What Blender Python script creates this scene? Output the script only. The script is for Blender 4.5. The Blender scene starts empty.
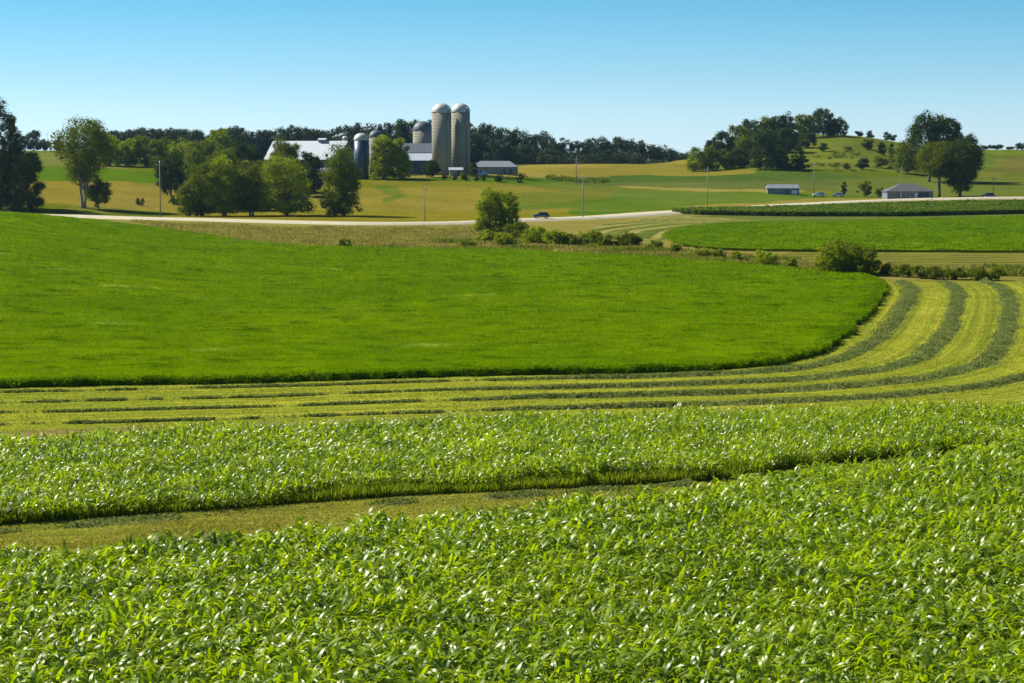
import bpy, math, random
import numpy as np
R = math.radians
rng = np.random.default_rng(7)
random.seed(7)
scene = bpy.context.scene
COL = scene.collection
# ------------------------------------------------------------------ camera, world, sun, exposure
F = 1991.0; CZ = 19.8; PITCH = math.atan(191.5 / F)
cam_d = bpy.data.cameras.new("camera"); cam = bpy.data.objects.new("camera", cam_d); COL.objects.link(cam)
cam_d.lens = 36.0 * F / 1024.0; cam_d.sensor_width = 36.0; cam_d.clip_start = 0.5; cam_d.clip_end = 12000
cam.location = (0, 0, CZ); cam.rotation_euler = (R(90) - PITCH, 0, 0)
scene.camera = cam
SUN_AZ, SUN_EL = R(-63), R(42)          # azimuth measured from +Y (view direction) towards +X
world = bpy.data.worlds.new("World"); scene.world = world; world.use_nodes = True
wn = world.node_tree; bg = wn.nodes["Background"]
sky = wn.nodes.new("ShaderNodeTexSky"); sky.sky_type = 'NISHITA'; sky.sun_disc = False
sky.sun_elevation = SUN_EL; sky.sun_rotation = SUN_AZ; sky.altitude = 300
sky.air_density = 1.0; sky.dust_density = 0.1; sky.ozone_density = 3.0
# clear dry air: deeper blue a few degrees above a pale horizon
tc_ = wn.nodes.new("ShaderNodeTexCoord"); sx_ = wn.nodes.new("ShaderNodeSeparateXYZ"); wn.links.new(tc_.outputs["Generated"], sx_.inputs[0])
sr_ = wn.nodes.new("ShaderNodeValToRGB"); wn.links.new(sx_.outputs[2], sr_.inputs[0])
SKY_TINT = [(0.0, (1.16, 1.62, 2.49)), (0.0125, (1.08, 1.53, 2.25)), (0.037, (.80, 1.29, 1.84)), (0.073, (.50, 1.12, 1.52)), (0.2, (.42, .85, 1.2)), (1.0, (.55, .8, 1.05))]
while len(sr_.color_ramp.elements) < len(SKY_TINT): sr_.color_ramp.elements.new(0.5)
for e_, (p_, c_) in zip(sr_.color_ramp.elements, SKY_TINT): e_.position = p_; e_.color = (c_[0] / 2.5, c_[1] / 2.5, c_[2] / 2.5, 1)
mu_ = wn.nodes.new("ShaderNodeVectorMath"); mu_.operation = 'MULTIPLY'; wn.links.new(sky.outputs[0], mu_.inputs[0]); wn.links.new(sr_.outputs[0], mu_.inputs[1])
mv_ = wn.nodes.new("ShaderNodeVectorMath"); mv_.operation = 'SCALE'; mv_.inputs["Scale"].default_value = 2.5; wn.links.new(mu_.outputs[0], mv_.inputs[0])
wn.links.new(mv_.outputs[0], bg.inputs[0]); bg.inputs[1].default_value = 0.048
sun_d = bpy.data.lights.new("sun", 'SUN'); sun_d.energy = 5.0; sun_d.angle = R(0.55); sun_d.color = (1.0, 0.95, 0.84)
sun = bpy.data.objects.new("sun", sun_d); COL.objects.link(sun); sun.location = (-60, 40, 80)
sd = (math.sin(SUN_AZ) * math.cos(SUN_EL), math.cos(SUN_AZ) * math.cos(SUN_EL), math.sin(SUN_EL))
from mathutils import Vector
sun.rotation_euler = Vector(sd).to_track_quat('Z', 'Y').to_euler()
scene.view_settings.view_transform = 'Standard'; scene.view_settings.look = 'None'
scene.view_settings.exposure = 0.7; scene.view_settings.gamma = 1.0; scene.view_settings.use_curve_mapping = False
scene.cycles.max_bounces = 6; scene.cycles.diffuse_bounces = 3; scene.cycles.transmission_bounces = 4
scene.cycles.transparent_max_bounces = 6; scene.cycles.volume_bounces = 0
K = 1.9      # displayed radiance of a sunlit surface per unit of base colour

# ------------------------------------------------------------------ helpers
def lin(c):
    c = np.array(c, float) / 255.0
    return np.where(c <= 0.04045, c / 12.92, ((c + 0.055) / 1.055) ** 2.4)
def base(c, k=None): return tuple(lin(c) / (k or K))
def tanel(v): return np.tan(np.arctan((341.5 - np.asarray(v, float)) / F) - PITCH)
def kx(u, v): return (np.asarray(u, float) - 512) / F / (math.cos(PITCH) + (341.5 - np.asarray(v, float)) / F * math.sin(PITCH))
# terrain: rise of the ground above the valley floor, from survey points (column, distance, height)
ctl = []
def c(u, Y, dz=None, v=None):
    ctl.append((u, Y, dz if dz is not None else float(CZ + tanel(v) * Y)))
for u in (-500, -200, 0, 200, 400, 600, 800, 1000, 1250, 1550):
    for Y in (110, 150): c(u, Y, 0)
for u in (300, 400, 600, 800, 1000, 1250, 1550):
    for Y in (200, 280, 400, 520): c(u, Y, 0)
for u, a in ((-500, 9), (-200, 8), (0, 5.6), (100, 3.6), (200, 1.0)):
    c(u, 200, a * .1); c(u, 300, a * .55); c(u, 440, a); c(u, 520, a * .45); c(u, 585, 0.0)
for u in (300, 500, 600): c(u, 590, 0)
def prof(u, L):
    for Y, v in L: c(u, Y, None, v)
left = [(650, 202), (750, 180), (850, 164), (1050, 151), (1200, 152.5), (1500, 156)]
prof(-500, left); prof(-200, left); prof(0, left); prof(80, left)
prof(200, [(640, 212), (700, 198), (830, 168), (1000, 159), (1200, 158), (1500, 163)])
prof(400, [(640, 209), (700, 195), (790, 176), (900, 170), (1100, 165), (1300, 167), (1500, 170)])
prof(500, [(640, 210), (700, 196), (800, 176), (900, 170), (1080, 165), (1300, 167), (1500, 170)])
prof(600, [(640, 209), (700, 199), (800, 186), (950, 170), (1050, 164), (1200, 165.5), (1500, 168)])
prof(690, [(640, 211), (700, 204), (800, 190), (900, 178), (1000, 168), (1100, 160), (1300, 160), (1500, 164)])
prof(760, [(700, 204), (800, 192), (900, 177), (1000, 162), (1100, 147), (1200, 139), (1400, 146), (1500, 152)])
prof(850, [(745, 201.5), (850, 189), (950, 171), (1050, 150), (1120, 137.5), (1180, 135.5), (1400, 145), (1500, 152)])
prof(910, [(745, 200), (850, 189), (950, 174), (1050, 158), (1120, 147), (1180, 145), (1400, 150), (1500, 155)])
for u in (970, 1050, 1250, 1550):
    prof(u, [(745, 198.5), (850, 187), (950, 177), (1050, 167), (1200, 153.5), (1350, 149.5), (1500, 153)])
ctl = np.array(ctl)
def _feat(u, Y): return np.stack([np.asarray(u) / 130.0, np.log(np.asarray(Y)) * 7.0], -1)
P0 = _feat(ctl[:, 0], ctl[:, 1]); n = len(P0)
def _phi(d2): return 0.5 * d2 * np.log(d2 + 1e-12)
A = _phi(((P0[:, None] - P0[None]) ** 2).sum(-1)) + np.eye(n) * 0.02
Q = np.hstack([np.ones((n, 1)), P0])
M_ = np.block([[A, Q], [Q.T, np.zeros((3, 3))]])
W_ = np.linalg.solve(M_, np.concatenate([ctl[:, 2], np.zeros(3)]))
def smooth(a, b, x):
    t = np.clip((x - a) / (b - a), 0, 1); return t * t * (3 - 2 * t)
def height_exact(x, y):
    x = np.asarray(x, float).ravel(); y = np.asarray(y, float).ravel()
    out = np.zeros_like(x)
    for i in range(0, len(x), 20000):
        xs, ys = x[i:i + 20000], y[i:i + 20000]
        yy = np.clip(ys, 110, 1500)
        s = np.clip(512 + xs / np.maximum(ys, 110) * F, -500, 1550)
        f = _feat(s, yy)
        d2 = ((f[:, None] - P0[None]) ** 2).sum(-1)
        h = _phi(d2) @ W_[:n] + W_[n] + f @ W_[n + 1:]
        h *= smooth(135, 185, ys)
        h = h * (1 - smooth(1500, 2600, ys)) + smooth(1500, 2600, ys) * -18
        h += np.where(ys < 66, 18.1 * np.clip(1 - ys / 66, 0, 1), 0)
        out[i:i + 20000] = h
    return out
# fast lookup grid
GS = np.arange(-520, 1560, 8.0); GL = np.arange(math.log(100), math.log(2650), 0.006)
gs, gl = np.meshgrid(GS, GL, indexing='ij'); gy = np.exp(gl)
GH = height_exact((gs - 512) / F * gy, gy).reshape(gs.shape)
def height(x, y):
    x = np.asarray(x, float); y = np.asarray(y, float); sh = x.shape
    x = x.ravel(); y = y.ravel()
    s = (np.clip(512 + x / np.maximum(y, 100) * F, -519, 1550) - GS[0]) / 8.0
    l = (np.log(np.clip(y, 100.01, 2600)) - GL[0]) / 0.006
    i = np.clip(s.astype(int), 0, len(GS) - 2); j = np.clip(l.astype(int), 0, len(GL) - 2); a = s - i; b = l - j
    h = GH[i, j] * (1 - a) * (1 - b) + GH[i + 1, j] * a * (1 - b) + GH[i, j + 1] * (1 - a) * b + GH[i + 1, j + 1] * a * b
    h += np.where(y < 66, 18.1 * np.clip(1 - y / 66, 0, 1), 0)
    return h.reshape(sh)
def hit(u, v, top=0.0):
    """ground point seen at column u, row v (top = height above the ground)"""
    Y = 62 * np.exp(np.arange(0, 3.2, 0.0012))
    X = kx(u, v) * Y; Z = CZ + tanel(v) * Y; g = height(X, Y) + top
    w = np.nonzero(Z <= g)[0]
    i = w[0] if len(w) else len(Y) - 1
    if i > 0:
        a = Z[i - 1] - g[i - 1]; b = Z[i] - g[i]; t = a / (a - b + 1e-9); yy = Y[i - 1] + (Y[i] - Y[i - 1]) * t
    else: yy = Y[0]
    return np.array([float(kx(u, v) * yy), float(yy)])
def at(u, Y): 
    x = (u - 512) / F * Y
    return np.array([x, Y])
def wpoly(pts, top=0.0):
    out = []
    for p in pts:
        out.append(hit(p[0], p[1], top) if p[1] is not None else at(p[0], p[2]))
    return np.array(out)
def inpoly(x, y, P):
    r = np.zeros(x.shape, bool); m = len(P)
    for i in range(m):
        x1, y1 = P[i]; x2, y2 = P[(i + 1) % m]
        if y1 == y2: continue
        cnd = ((y1 > y) != (y2 > y)) & (x < (x2 - x1) * (y - y1) / (y2 - y1) + x1)
        r ^= cnd
    return r
def dist_line(x, y, L):
    d = np.full(x.shape, 1e9)
    for i in range(len(L) - 1):
        a = L[i]; b = L[i + 1]; ab = b - a; t = np.clip(((x - a[0]) * ab[0] + (y - a[1]) * ab[1]) / (ab @ ab), 0, 1)
        d = np.minimum(d, (x - a[0] - t * ab[0]) ** 2 + (y - a[1] - t * ab[1]) ** 2)
    return np.sqrt(d)
def catmull(P, step):
    P = np.asarray(P, float); Q = np.vstack([2 * P[0] - P[1], P, 2 * P[-1] - P[-2]]); out = []
    for i in range(1, len(Q) - 2):
        p0, p1, p2, p3 = Q[i - 1:i + 3]; m = max(2, int(np.linalg.norm(p2 - p1) / step))
        for k in range(m):
            t = k / m
            out.append(0.5 * ((2 * p1) + (p2 - p0) * t + (2 * p0 - 5 * p1 + 4 * p2 - p3) * t * t + (3 * p1 - p0 - 3 * p2 + p3) * t ** 3))
    out.append(P[-1]); return np.array(out)
_perm = rng.random((256, 256))
def vnoise(x, y, s=1.0, seed=0):
    x = np.asarray(x) / s + seed * 17.3; y = np.asarray(y) / s + seed * 9.1
    i = np.floor(x).astype(int); j = np.floor(y).astype(int); a = x - i; b = y - j
    a = a * a * (3 - 2 * a); b = b * b * (3 - 2 * b)
    g = lambda p, q: _perm[p % 256, q % 256]
    return g(i, j) * (1 - a) * (1 - b) + g(i + 1, j) * a * (1 - b) + g(i, j + 1) * (1 - a) * b + g(i + 1, j + 1) * a * b

def tag(o, label=None, cat=None, group=None, kind=None):
    if label: o["label"] = label
    if cat: o["category"] = cat
    if group: o["group"] = group
    if kind: o["kind"] = kind
    return o
def empty(name, loc, rz=0):
    o = bpy.data.objects.new(name, None); COL.objects.link(o); o.location = loc; o.rotation_euler.z = rz; o.empty_display_size = 0.5
    return o
def np_mesh(name, verts, faces, mat, parent=None, smooth_=False, colors=None):
    """faces: (n,4) or (n,3) int array"""
    verts = np.asarray(verts, np.float32); faces = np.asarray(faces, np.int32); k = faces.shape[1]
    me = bpy.data.meshes.new(name)
    me.vertices.add(len(verts)); me.vertices.foreach_set("co", verts.ravel())
    me.loops.add(faces.size); me.loops.foreach_set("vertex_index", faces.ravel())
    me.polygons.add(len(faces)); me.polygons.foreach_set("loop_start", np.arange(0, faces.size, k, dtype=np.int32))
    me.polygons.foreach_set("loop_total", np.full(len(faces), k, np.int32))
    if smooth_: me.polygons.foreach_set("use_smooth", np.ones(len(faces), bool))
    me.update(calc_edges=True)
    if colors is not None:
        for nm, arr in colors.items():
            arr = np.asarray(arr, np.float32)
            if arr.ndim == 1:
                at_ = me.attributes.new(nm, 'FLOAT', 'POINT'); at_.data.foreach_set("value", arr)
            else:
                at_ = me.attributes.new(nm, 'FLOAT_COLOR', 'POINT')
                at_.data.foreach_set("color", np.hstack([arr, np.ones((len(arr), 1))]).astype(np.float32).ravel())
    me.materials.append(mat)
    o = bpy.data.objects.new(name, me); COL.objects.link(o)
    if parent: o.parent = parent
    return o
class MB:
    def __init__(s): s.v = []; s.f = []
    def add(s, vs, fs):
        b = len(s.v); s.v += [tuple(p) for p in vs]; s.f += [tuple(i + b for i in f) for f in fs]; return s
    def box(s, x0, y0, z0, x1, y1, z1):
        return s.add([(x0, y0, z0), (x1, y0, z0), (x1, y1, z0), (x0, y1, z0), (x0, y0, z1), (x1, y0, z1), (x1, y1, z1), (x0, y1, z1)],
                     [(0, 3, 2, 1), (4, 5, 6, 7), (0, 1, 5, 4), (1, 2, 6, 5), (2, 3, 7, 6), (3, 0, 4, 7)])
    def tube(s, pts, radii, k=8, cap=True):
        b = len(s.v); pts = [Vector(p) for p in pts]
        for i, p in enumerate(pts):
            d = (pts[min(i + 1, len(pts) - 1)] - pts[max(i - 1, 0)]).normalized()
            a = d.orthogonal().normalized() if abs(d.z) < 0.9 else (Vector((1, 0, 0)) - d * d.x).normalized()
            c2 = d.cross(a)
            for q in range(k):
                t = 2 * math.pi * q / k; s.v.append(tuple(p + (a * math.cos(t) + c2 * math.sin(t)) * radii[i]))
        for i in range(len(pts) - 1):
            for q in range(k):
                s.f.append((b + i * k + q, b + i * k + (q + 1) % k, b + (i + 1) * k + (q + 1) % k, b + (i + 1) * k + q))
        if cap:
            s.f.append(tuple(b + q for q in range(k))[::-1]); s.f.append(tuple(b + (len(pts) - 1) * k + q for q in range(k)))
        return s
    def build(s, name, mat, parent=None, smooth_=False, bevel=0):
        me = bpy.data.meshes.new(name); me.from_pydata(s.v, [], s.f); me.update()
        me.materials.append(mat)
        if smooth_:
            me.polygons.foreach_set("use_smooth", [True] * len(me.polygons))
        o = bpy.data.objects.new(name, me); COL.objects.link(o)
        if parent: o.parent = parent
        if bevel:
            m = o.modifiers.new("bevel", 'BEVEL'); m.width = bevel; m.segments = 2; m.limit_method = 'ANGLE'
        return o

# ------------------------------------------------------------------ materials
def new_mat(name):
    m = bpy.data.materials.new(name); m.use_nodes = True; nt = m.node_tree
    return m, nt, nt.nodes["Principled BSDF"], nt.nodes["Material Output"]
def ramp(nt, src, stops):
    r = nt.nodes.new("ShaderNodeValToRGB"); nt.links.new(src, r.inputs[0])
    while len(r.color_ramp.elements) < len(stops): r.color_ramp.elements.new(0.5)
    for e, (p, col) in zip(r.color_ramp.elements, stops): e.position = p; e.color = (*col, 1)
    return r.outputs[0]
def noise(nt, scale, detail=4, rough=0.55, vec=None, mapscale=None):
    t = nt.nodes.new("ShaderNodeTexNoise"); t.inputs["Scale"].default_value = scale
    t.inputs["Detail"].default_value = detail; t.inputs["Roughness"].default_value = rough
    if vec is None:
        g = nt.nodes.new("ShaderNodeNewGeometry"); vec = g.outputs["Position"]
    if mapscale:
        mp = nt.nodes.new("ShaderNodeMapping"); nt.links.new(vec, mp.inputs[0]); mp.inputs["Scale"].default_value = mapscale; vec = mp.outputs[0]
    nt.links.new(vec, t.inputs["Vector"]); return t.outputs["Fac"]
def mixc(nt, mode, fac, a, b):
    m = nt.nodes.new("ShaderNodeMix"); m.data_type = 'RGBA'; m.blend_type = mode
    for sock, val in ((m.inputs[0], fac), (m.inputs[6], a), (m.inputs[7], b)):
        if hasattr(val, "is_linked"): nt.links.new(val, sock)
        elif isinstance(val, (int, float)): sock.default_value = val
        else: sock.default_value = (*val, 1)
    return m.outputs[2]
def leaf_mat(name, dark, light, transl=0.35, rough=0.5, spec=0.3, nscale=0.3, tcol=None, nd=3, nr=.55):
    m, nt, p, out = new_mat(name)
    g = nt.nodes.new("ShaderNodeNewGeometry")
    nz = noise(nt, nscale, nd, nr)
    mx = nt.nodes.new("ShaderNodeMath"); mx.operation = 'MULTIPLY_ADD'
    nt.links.new(g.outputs["Random Per Island"], mx.inputs[0]); mx.inputs[1].default_value = 0.55
    md = nt.nodes.new("ShaderNodeMath"); md.operation = 'MULTIPLY_ADD'; nt.links.new(nz, md.inputs[0]); md.inputs[1].default_value = 1.3; md.inputs[2].default_value = -0.42
    nt.links.new(md.outputs[0], mx.inputs[2])
    col = ramp(nt, mx.outputs[0], [(0.0, dark), (0.85, light)])
    nt.links.new(col, p.inputs["Base Color"]); p.inputs["Roughness"].default_value = rough
    p.inputs["Specular IOR Level"].default_value = spec
    t = nt.nodes.new("ShaderNodeBsdfTranslucent")
    tc = mixc(nt, 'MULTIPLY', 1.0, col, tcol or (1.1, 1.15, 0.45)); nt.links.new(tc, t.inputs[0])
    ms = nt.nodes.new("ShaderNodeMixShader"); ms.inputs[0].default_value = transl
    nt.links.new(p.outputs[0], ms.inputs[1]); nt.links.new(t.outputs[0], ms.inputs[2]); nt.links.new(ms.outputs[0], out.inputs[0])
    return m
def plain(name, col, rough=0.6, var=0.25, nscale=1.5, metal=0.0, spec=0.5, mapscale=None, bump=0):
    m, nt, p, out = new_mat(name)
    nz = noise(nt, nscale, 5, mapscale=mapscale)
    cc = ramp(nt, nz, [(0.3, tuple(x * (1 - var) for x in col)), (0.7, tuple(min(1, x * (1 + var)) for x in col))])
    nt.links.new(cc, p.inputs["Base Color"]); p.inputs["Roughness"].default_value = rough; p.inputs["Metallic"].default_value = metal
    p.inputs["Specular IOR Level"].default_value = spec
    if bump:
        b = nt.nodes.new("ShaderNodeBump"); b.inputs["Strength"].default_value = bump; nt.links.new(nz, b.inputs["Height"]); nt.links.new(b.outputs[0], p.inputs["Normal"])
    return m
def ground_mat():
    m, nt, p, out = new_mat("ground_cover")
    a = nt.nodes.new("ShaderNodeAttribute"); a.attribute_name = "cover"
    n1 = noise(nt, 0.045, 4); n2 = noise(nt, 0.6, 5, 0.65); n3 = noise(nt, 5.0, 3, 0.7)
    n4 = noise(nt, 1.0, 4, 0.6, mapscale=(0.035, 0.25, 0.1))
    v1 = ramp(nt, n1, [(0.3, (0.86, 0.88, 0.85)), (0.7, (1.14, 1.1, 1.1))])
    v2 = ramp(nt, n2, [(0.3, (0.74, 0.78, 0.8)), (0.7, (1.22, 1.2, 1.2))])
    v3 = ramp(nt, n3, [(0.3, (0.82, 0.85, 0.85)), (0.7, (1.16, 1.14, 1.12))])
    v4 = ramp(nt, n4, [(0.35, (0.85, 0.93, 0.9)), (0.65, (1.13, 1.06, 1.0))])
    c1 = mixc(nt, 'MULTIPLY', 1.0, a.outputs["Color"], v1); c1 = mixc(nt, 'MULTIPLY', 1.0, c1, v2)
    c1 = mixc(nt, 'MULTIPLY', 1.0, c1, v3); c1 = mixc(nt, 'MULTIPLY', 0.8, c1, v4)
    # lines left by the mower, parallel to the edge of the standing crop
    w = nt.nodes.new("ShaderNodeAttribute"); w.attribute_name = "mow"
    k = nt.nodes.new("ShaderNodeAttribute"); k.attribute_name = "mown"
    cx = nt.nodes.new("ShaderNodeCombineXYZ"); nt.links.new(w.outputs["Fac"], cx.inputs[0])
    g = nt.nodes.new("ShaderNodeNewGeometry"); sx = nt.nodes.new("ShaderNodeSeparateXYZ"); nt.links.new(g.outputs["Position"], sx.inputs[0])
    mu = nt.nodes.new("ShaderNodeMath"); mu.operation = 'MULTIPLY'; mu.inputs[1].default_value = 0.02
    nt.links.new(sx.outputs[0], mu.inputs[0]); nt.links.new(mu.outputs[0], cx.inputs[1])
    n5 = noise(nt, 1.5, 3, 0.6, vec=cx.outputs[0])
    v5 = ramp(nt, n5, [(0.35, (0.62, 0.70, 0.72)), (0.52, (1.0, 1.0, 1.0)), (0.66, (1.42, 1.28, 1.5))])
    c1 = mixc(nt, 'MULTIPLY', k.outputs["Fac"], c1, v5)
    nt.links.new(c1, p.inputs["Base Color"]); p.inputs["Roughness"].default_value = 0.9; p.inputs["Specular IOR Level"].default_value = 0.0
    b = nt.nodes.new("ShaderNodeBump"); b.inputs["Strength"].default_value = 0.6; b.inputs["Distance"].default_value = 0.25
    nt.links.new(n3, b.inputs["Height"]); nt.links.new(b.outputs[0], p.inputs["Normal"])
    return m

# ------------------------------------------------------------------ the land: field outlines
ALF_EDGE = wpoly([(-260, 396), (-100, 391), (0, 388), (250, 383), (450, 377), (640, 373), (730, 369), (785, 363), (822, 352), (848, 336), (868, 317), (882, 301), (887, 290), (880, 283), (860, 277)])
ALF_EDGE_S = catmull(ALF_EDGE, 1.0)
ALF_FAR = wpoly([(780, 269), (640, 258), (500, 251.5), (400, 250), (300, 247.5), (250, 243), (200, None, 440), (150, None, 448), (60, None, 452), (0, None, 452), (-260, None, 452)])
_T = np.gradient(ALF_EDGE_S, axis=0); _T /= np.linalg.norm(_T, axis=1)[:, None]
_rag = (vnoise(ALF_EDGE_S[:, 0], ALF_EDGE_S[:, 1], 2.1, 31) - .5) * .9 + (vnoise(ALF_EDGE_S[:, 0], ALF_EDGE_S[:, 1], 9, 32) - .5) * .9
ALF_EDGE_R = ALF_EDGE_S + np.stack([-_T[:, 1], _T[:, 0]], 1) * _rag[:, None]
ALF = np.vstack([ALF_EDGE_R, ALF_FAR])
ALF2 = wpoly([(661, 238), (668, 233), (681, 229), (705, 226), (734, 224), (827, 223.5), (880, 221.5), (1024, 217.5), (1200, 215), (1200, 254), (1024, 253), (880, 252.5), (790, 252), (730, 251), (696, 249), (672, 245)])
CORN = wpoly([(672, 213.5), (700, 215), (800, 216.5), (900, 216.5), (1024, 214), (1200, 212), (1200, 204), (1024, 204.2), (960, 204.5), (900, 206), (850, 207.5), (800, 209.5), (740, 211), (690, 212)])
CROP2 = np.vstack([wpoly([(-110, 531), (0, 523), (200, 509), (400, 494), (560, 487), (700, 478), (870, 462), (1000, 451), (1130, 441)]),
                   wpoly([(1130, 401), (1024, 403), (860, 405), (700, 408), (512, 415), (300, 424), (0, 435), (-110, 440)], 1.0)])
CROP1 = np.vstack([[(-26, 58), (26, 58)], wpoly([(1130, 424), (1024, 436), (940, 447), (900, 451.5), (850, 458), (800, 465), (740, 474), (700, 480), (600, 494), (512, 504), (400, 516), (230, 531), (100, 542), (0, 546), (-110, 553)], 1.22)])
ROAD = catmull(wpoly([(-260, None, 590), (-60, None, 590), (45, 216.5), (100, 217.8), (163, 219.5), (300, 223), (380, 224.3), (460, 223.5), (530, 220.5), (580, 218.8), (620, 216.6), (683, 212.4), (740, 209), (810, 204.8), (850, 202.6), (900, 200.3), (960, 199), (1030, 198.3), (1200, 198)]), 6.0)

# ------------------------------------------------------------------ ground sheet
scol = np.concatenate([np.arange(-720, -120, 12), np.arange(-120, 1145, 3.0), np.arange(1145, 1745, 12)])
yrow = np.concatenate([np.linspace(-70, 60, 14), np.arange(66, 140, 1.0), np.exp(np.arange(math.log(140), math.log(1500), 0.0042)), np.exp(np.linspace(math.log(1510), math.log(3200), 30))])
sg, yg = np.meshgrid(scol, yrow, indexing='xy')
xg = (sg - 512) / F * np.maximum(yg, 150)
zg = height(xg.ravel(), yg.ravel())
x, y = xg.ravel(), yg.ravel()
jx = x + (vnoise(x, y, 9, 1) - .5) * 5 * np.clip(y / 800, .1, 1); jy = y + (vnoise(x, y, 14, 2) - .5) * 10 * np.clip(y / 800, .05, 1)
cover = np.tile(lin((120, 128, 42)), (len(x), 1))
mown = np.zeros(len(x))
HAY = (182, 188, 60)
def paint(c_, mask, m=0): cover[mask] = lin(c_); mown[mask] = m
paint(HAY, y < 330, 1)
vis = lambda pts: inpoly(jx, jy, wpoly(pts))
paint((166, 156, 78), (y >= 300) & (y < 620))                                             # dry verge and ditch
paint((150, 146, 62), vis([(690, 275), (1200, 275), (1200, 253), (800, 250)]))
paint((122, 136, 58), vis([(560, 243), (600, 226), (660, 215.5), (1200, 213), (1200, 224), (740, 226), (690, 230), (660, 240), (640, 248)]), 1)
g = (y >= 615)
roadY = np.interp(x, ROAD[:, 0], ROAD[:, 1])
beh = y > roadY
paint((120, 132, 26), beh)
paint((92, 112, 32), beh & (x < -150) & (y < 680))                                        # grass behind the road, left
paint((164, 148, 52), vis([(-260, 203), (-260, 181), (0, 180), (60, 180.5), (160, 183), (200, 186), (330, 190), (330, 205), (200, 214), (120, 208), (60, 204), (0, 203)]))
paint((104, 136, 10), vis([(-260, 180), (-260, 166), (0, 166), (60, 167), (120, 171), (180, 171), (180, 184), (60, 181)]))
paint((140, 146, 66), vis([(-260, 165.5), (-260, 153), (0, 152), (70, 153), (130, 156), (130, 170), (60, 166), (0, 165.5)]))
paint((156, 146, 40), vis([(150, 219), (220, 190), (300, 182), (420, 179), (470, 181), (540, 188), (580, 194), (560, 205), (580, 217), (480, 221), (380, 222), (300, 221)]))
paint((104, 132, 24), vis([(368, 188), (390, 186), (404, 192), (398, 200), (380, 204), (388, 196), (384, 192)]))
paint((100, 134, 16), vis([(400, 178), (420, 176), (600, 178), (640, 186), (600, 190), (540, 187), (470, 181.5)]))
paint((92, 128, 14), vis([(500, 205), (540, 203), (600, 199), (680, 201), (590, 206), (540, 210), (500, 211)]))
paint((120, 134, 26), vis([(500, 195), (560, 191), (620, 196), (560, 203), (500, 205)]))
paint((92, 134, 12), vis([(560, 214), (600, 200), (620, 190), (770, 192), (850, 196), (850, 202), (760, 204), (690, 206), (640, 211), (600, 214)]))
paint((176, 166, 80), vis([(600, 185.5), (640, 186), (720, 189), (800, 190), (800, 192.5), (720, 191.5), (630, 188)]))
paint((96, 120, 46), vis([(560, 184), (600, 176), (690, 173), (860, 175), (870, 190), (720, 188.5), (640, 186)]))
paint((176, 158, 62), vis([(470, 177), (520, 166), (560, 163), (600, 162), (700, 166), (760, 170), (750, 174), (640, 175), (590, 177), (540, 178)]))
paint((182, 164, 80), vis([(400, 177), (440, 173), (530, 174), (600, 176.5), (590, 179), (480, 178)]))
paint((168, 156, 66), vis([(640, 214), (700, 205), (760, 203), (810, 198), (900, 196), (930, 196), (930, 199), (850, 201), (810, 204), (740, 208.5), (683, 211.5)]))
paint((134, 142, 46), beh & (x > 130 * 0) & inpoly(x, y, np.array([at(700, 960), at(1000, 940), at(1000, 1300), at(700, 1300)])) & (y > 930))
paint((104, 126, 36), vis([(830, 197), (840, 178), (930, 176), (1200, 176), (1200, 197)]))
paint((136, 126, 58), vis([(985, 173), (1010, 156), (1200, 152), (1200, 174)]))
paint((118, 134, 46), vis([(940, 172), (955, 160), (985, 152), (1006, 156), (985, 172)]))
paint((176, 160, 92), inpoly(x, y, wpoly([(-110, 440), (0, 438), (300, 428), (512, 420), (512, 414), (300, 421), (0, 431), (-110, 434)])))
# soil below the standing crops
for P_ in (CROP1, CROP2): paint((70, 84, 26), inpoly(x, y, P_))
paint((70, 90, 16), inpoly(x, y, ALF)); 
dmow = dist_line(x, y, ALF_EDGE_S[::4]); dmow[y > 360] = y[y > 360]
q2 = y > 360; PL = catmull(wpoly([(661, 238), (668, 233), (681, 229), (705, 226), (734, 224), (827, 223.5), (1200, 215)]), 8); dmow[q2] = dist_line(x[q2], y[q2], PL) * .35
far_b = beh & (zg > .6) & (x > -140)
tb = smooth(.5, .62, vnoise(zg * 1.0 + 2 * vnoise(x, y, 60, 3), x / 220, 2.2, 14)) * (.4 + .6 * vnoise(x, y, 45, 15))
cover[far_b] = cover[far_b] * (1 - .3 * tb[far_b])[:, None] + lin((178, 164, 92)) * (.3 * tb[far_b])[:, None]
tb = smooth(.52, .64, vnoise(zg * 1.0 + 2 * vnoise(x, y, 60, 7), x / 180, 1.7, 24))
cover[far_b] = cover[far_b] * (1 - .25 * tb[far_b])[:, None] + lin((84, 118, 22)) * (.25 * tb[far_b])[:, None]
drd = dist_line(x, y, ROAD[::3]); sh_ = drd < 8.5 + 4 * vnoise(x, y, 13, 8)
cover[sh_] = lin((178, 164, 92))
nearA2 = inpoly(x, y, wpoly([(545, 245), (600, 226), (650, 214.5), (690, 216), (760, 220), (700, 228), (664, 234), (655, 246), (640, 250)]))
cover[nearA2 & ((dmow / .35 + 2 * vnoise(x, y, 20, 5)) % 7.5 < 2.8)] = lin((192, 178, 100))
lowr = inpoly(x, y, wpoly([(700, 252), (800, 254), (1200, 256), (1200, 268), (900, 266), (760, 260)]))
cover[lowr & ((dist_line(x, y, ALF2[7:]) + 1.5 * vnoise(x, y, 12, 6)) % 8.0 < 2.6)] = lin((112, 124, 58))
hill = (x > 60) & (y > 960)
bnd = vnoise(x, zg, 26, 9) * .5 + vnoise(x * .12 + y * .02, zg, 2.4, 10) * .8
cover[hill] *= (0.78 + .38 * np.clip(bnd[hill], 0, 1.2))[:, None]
nx, ny = sg.shape[1], sg.shape[0]
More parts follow.
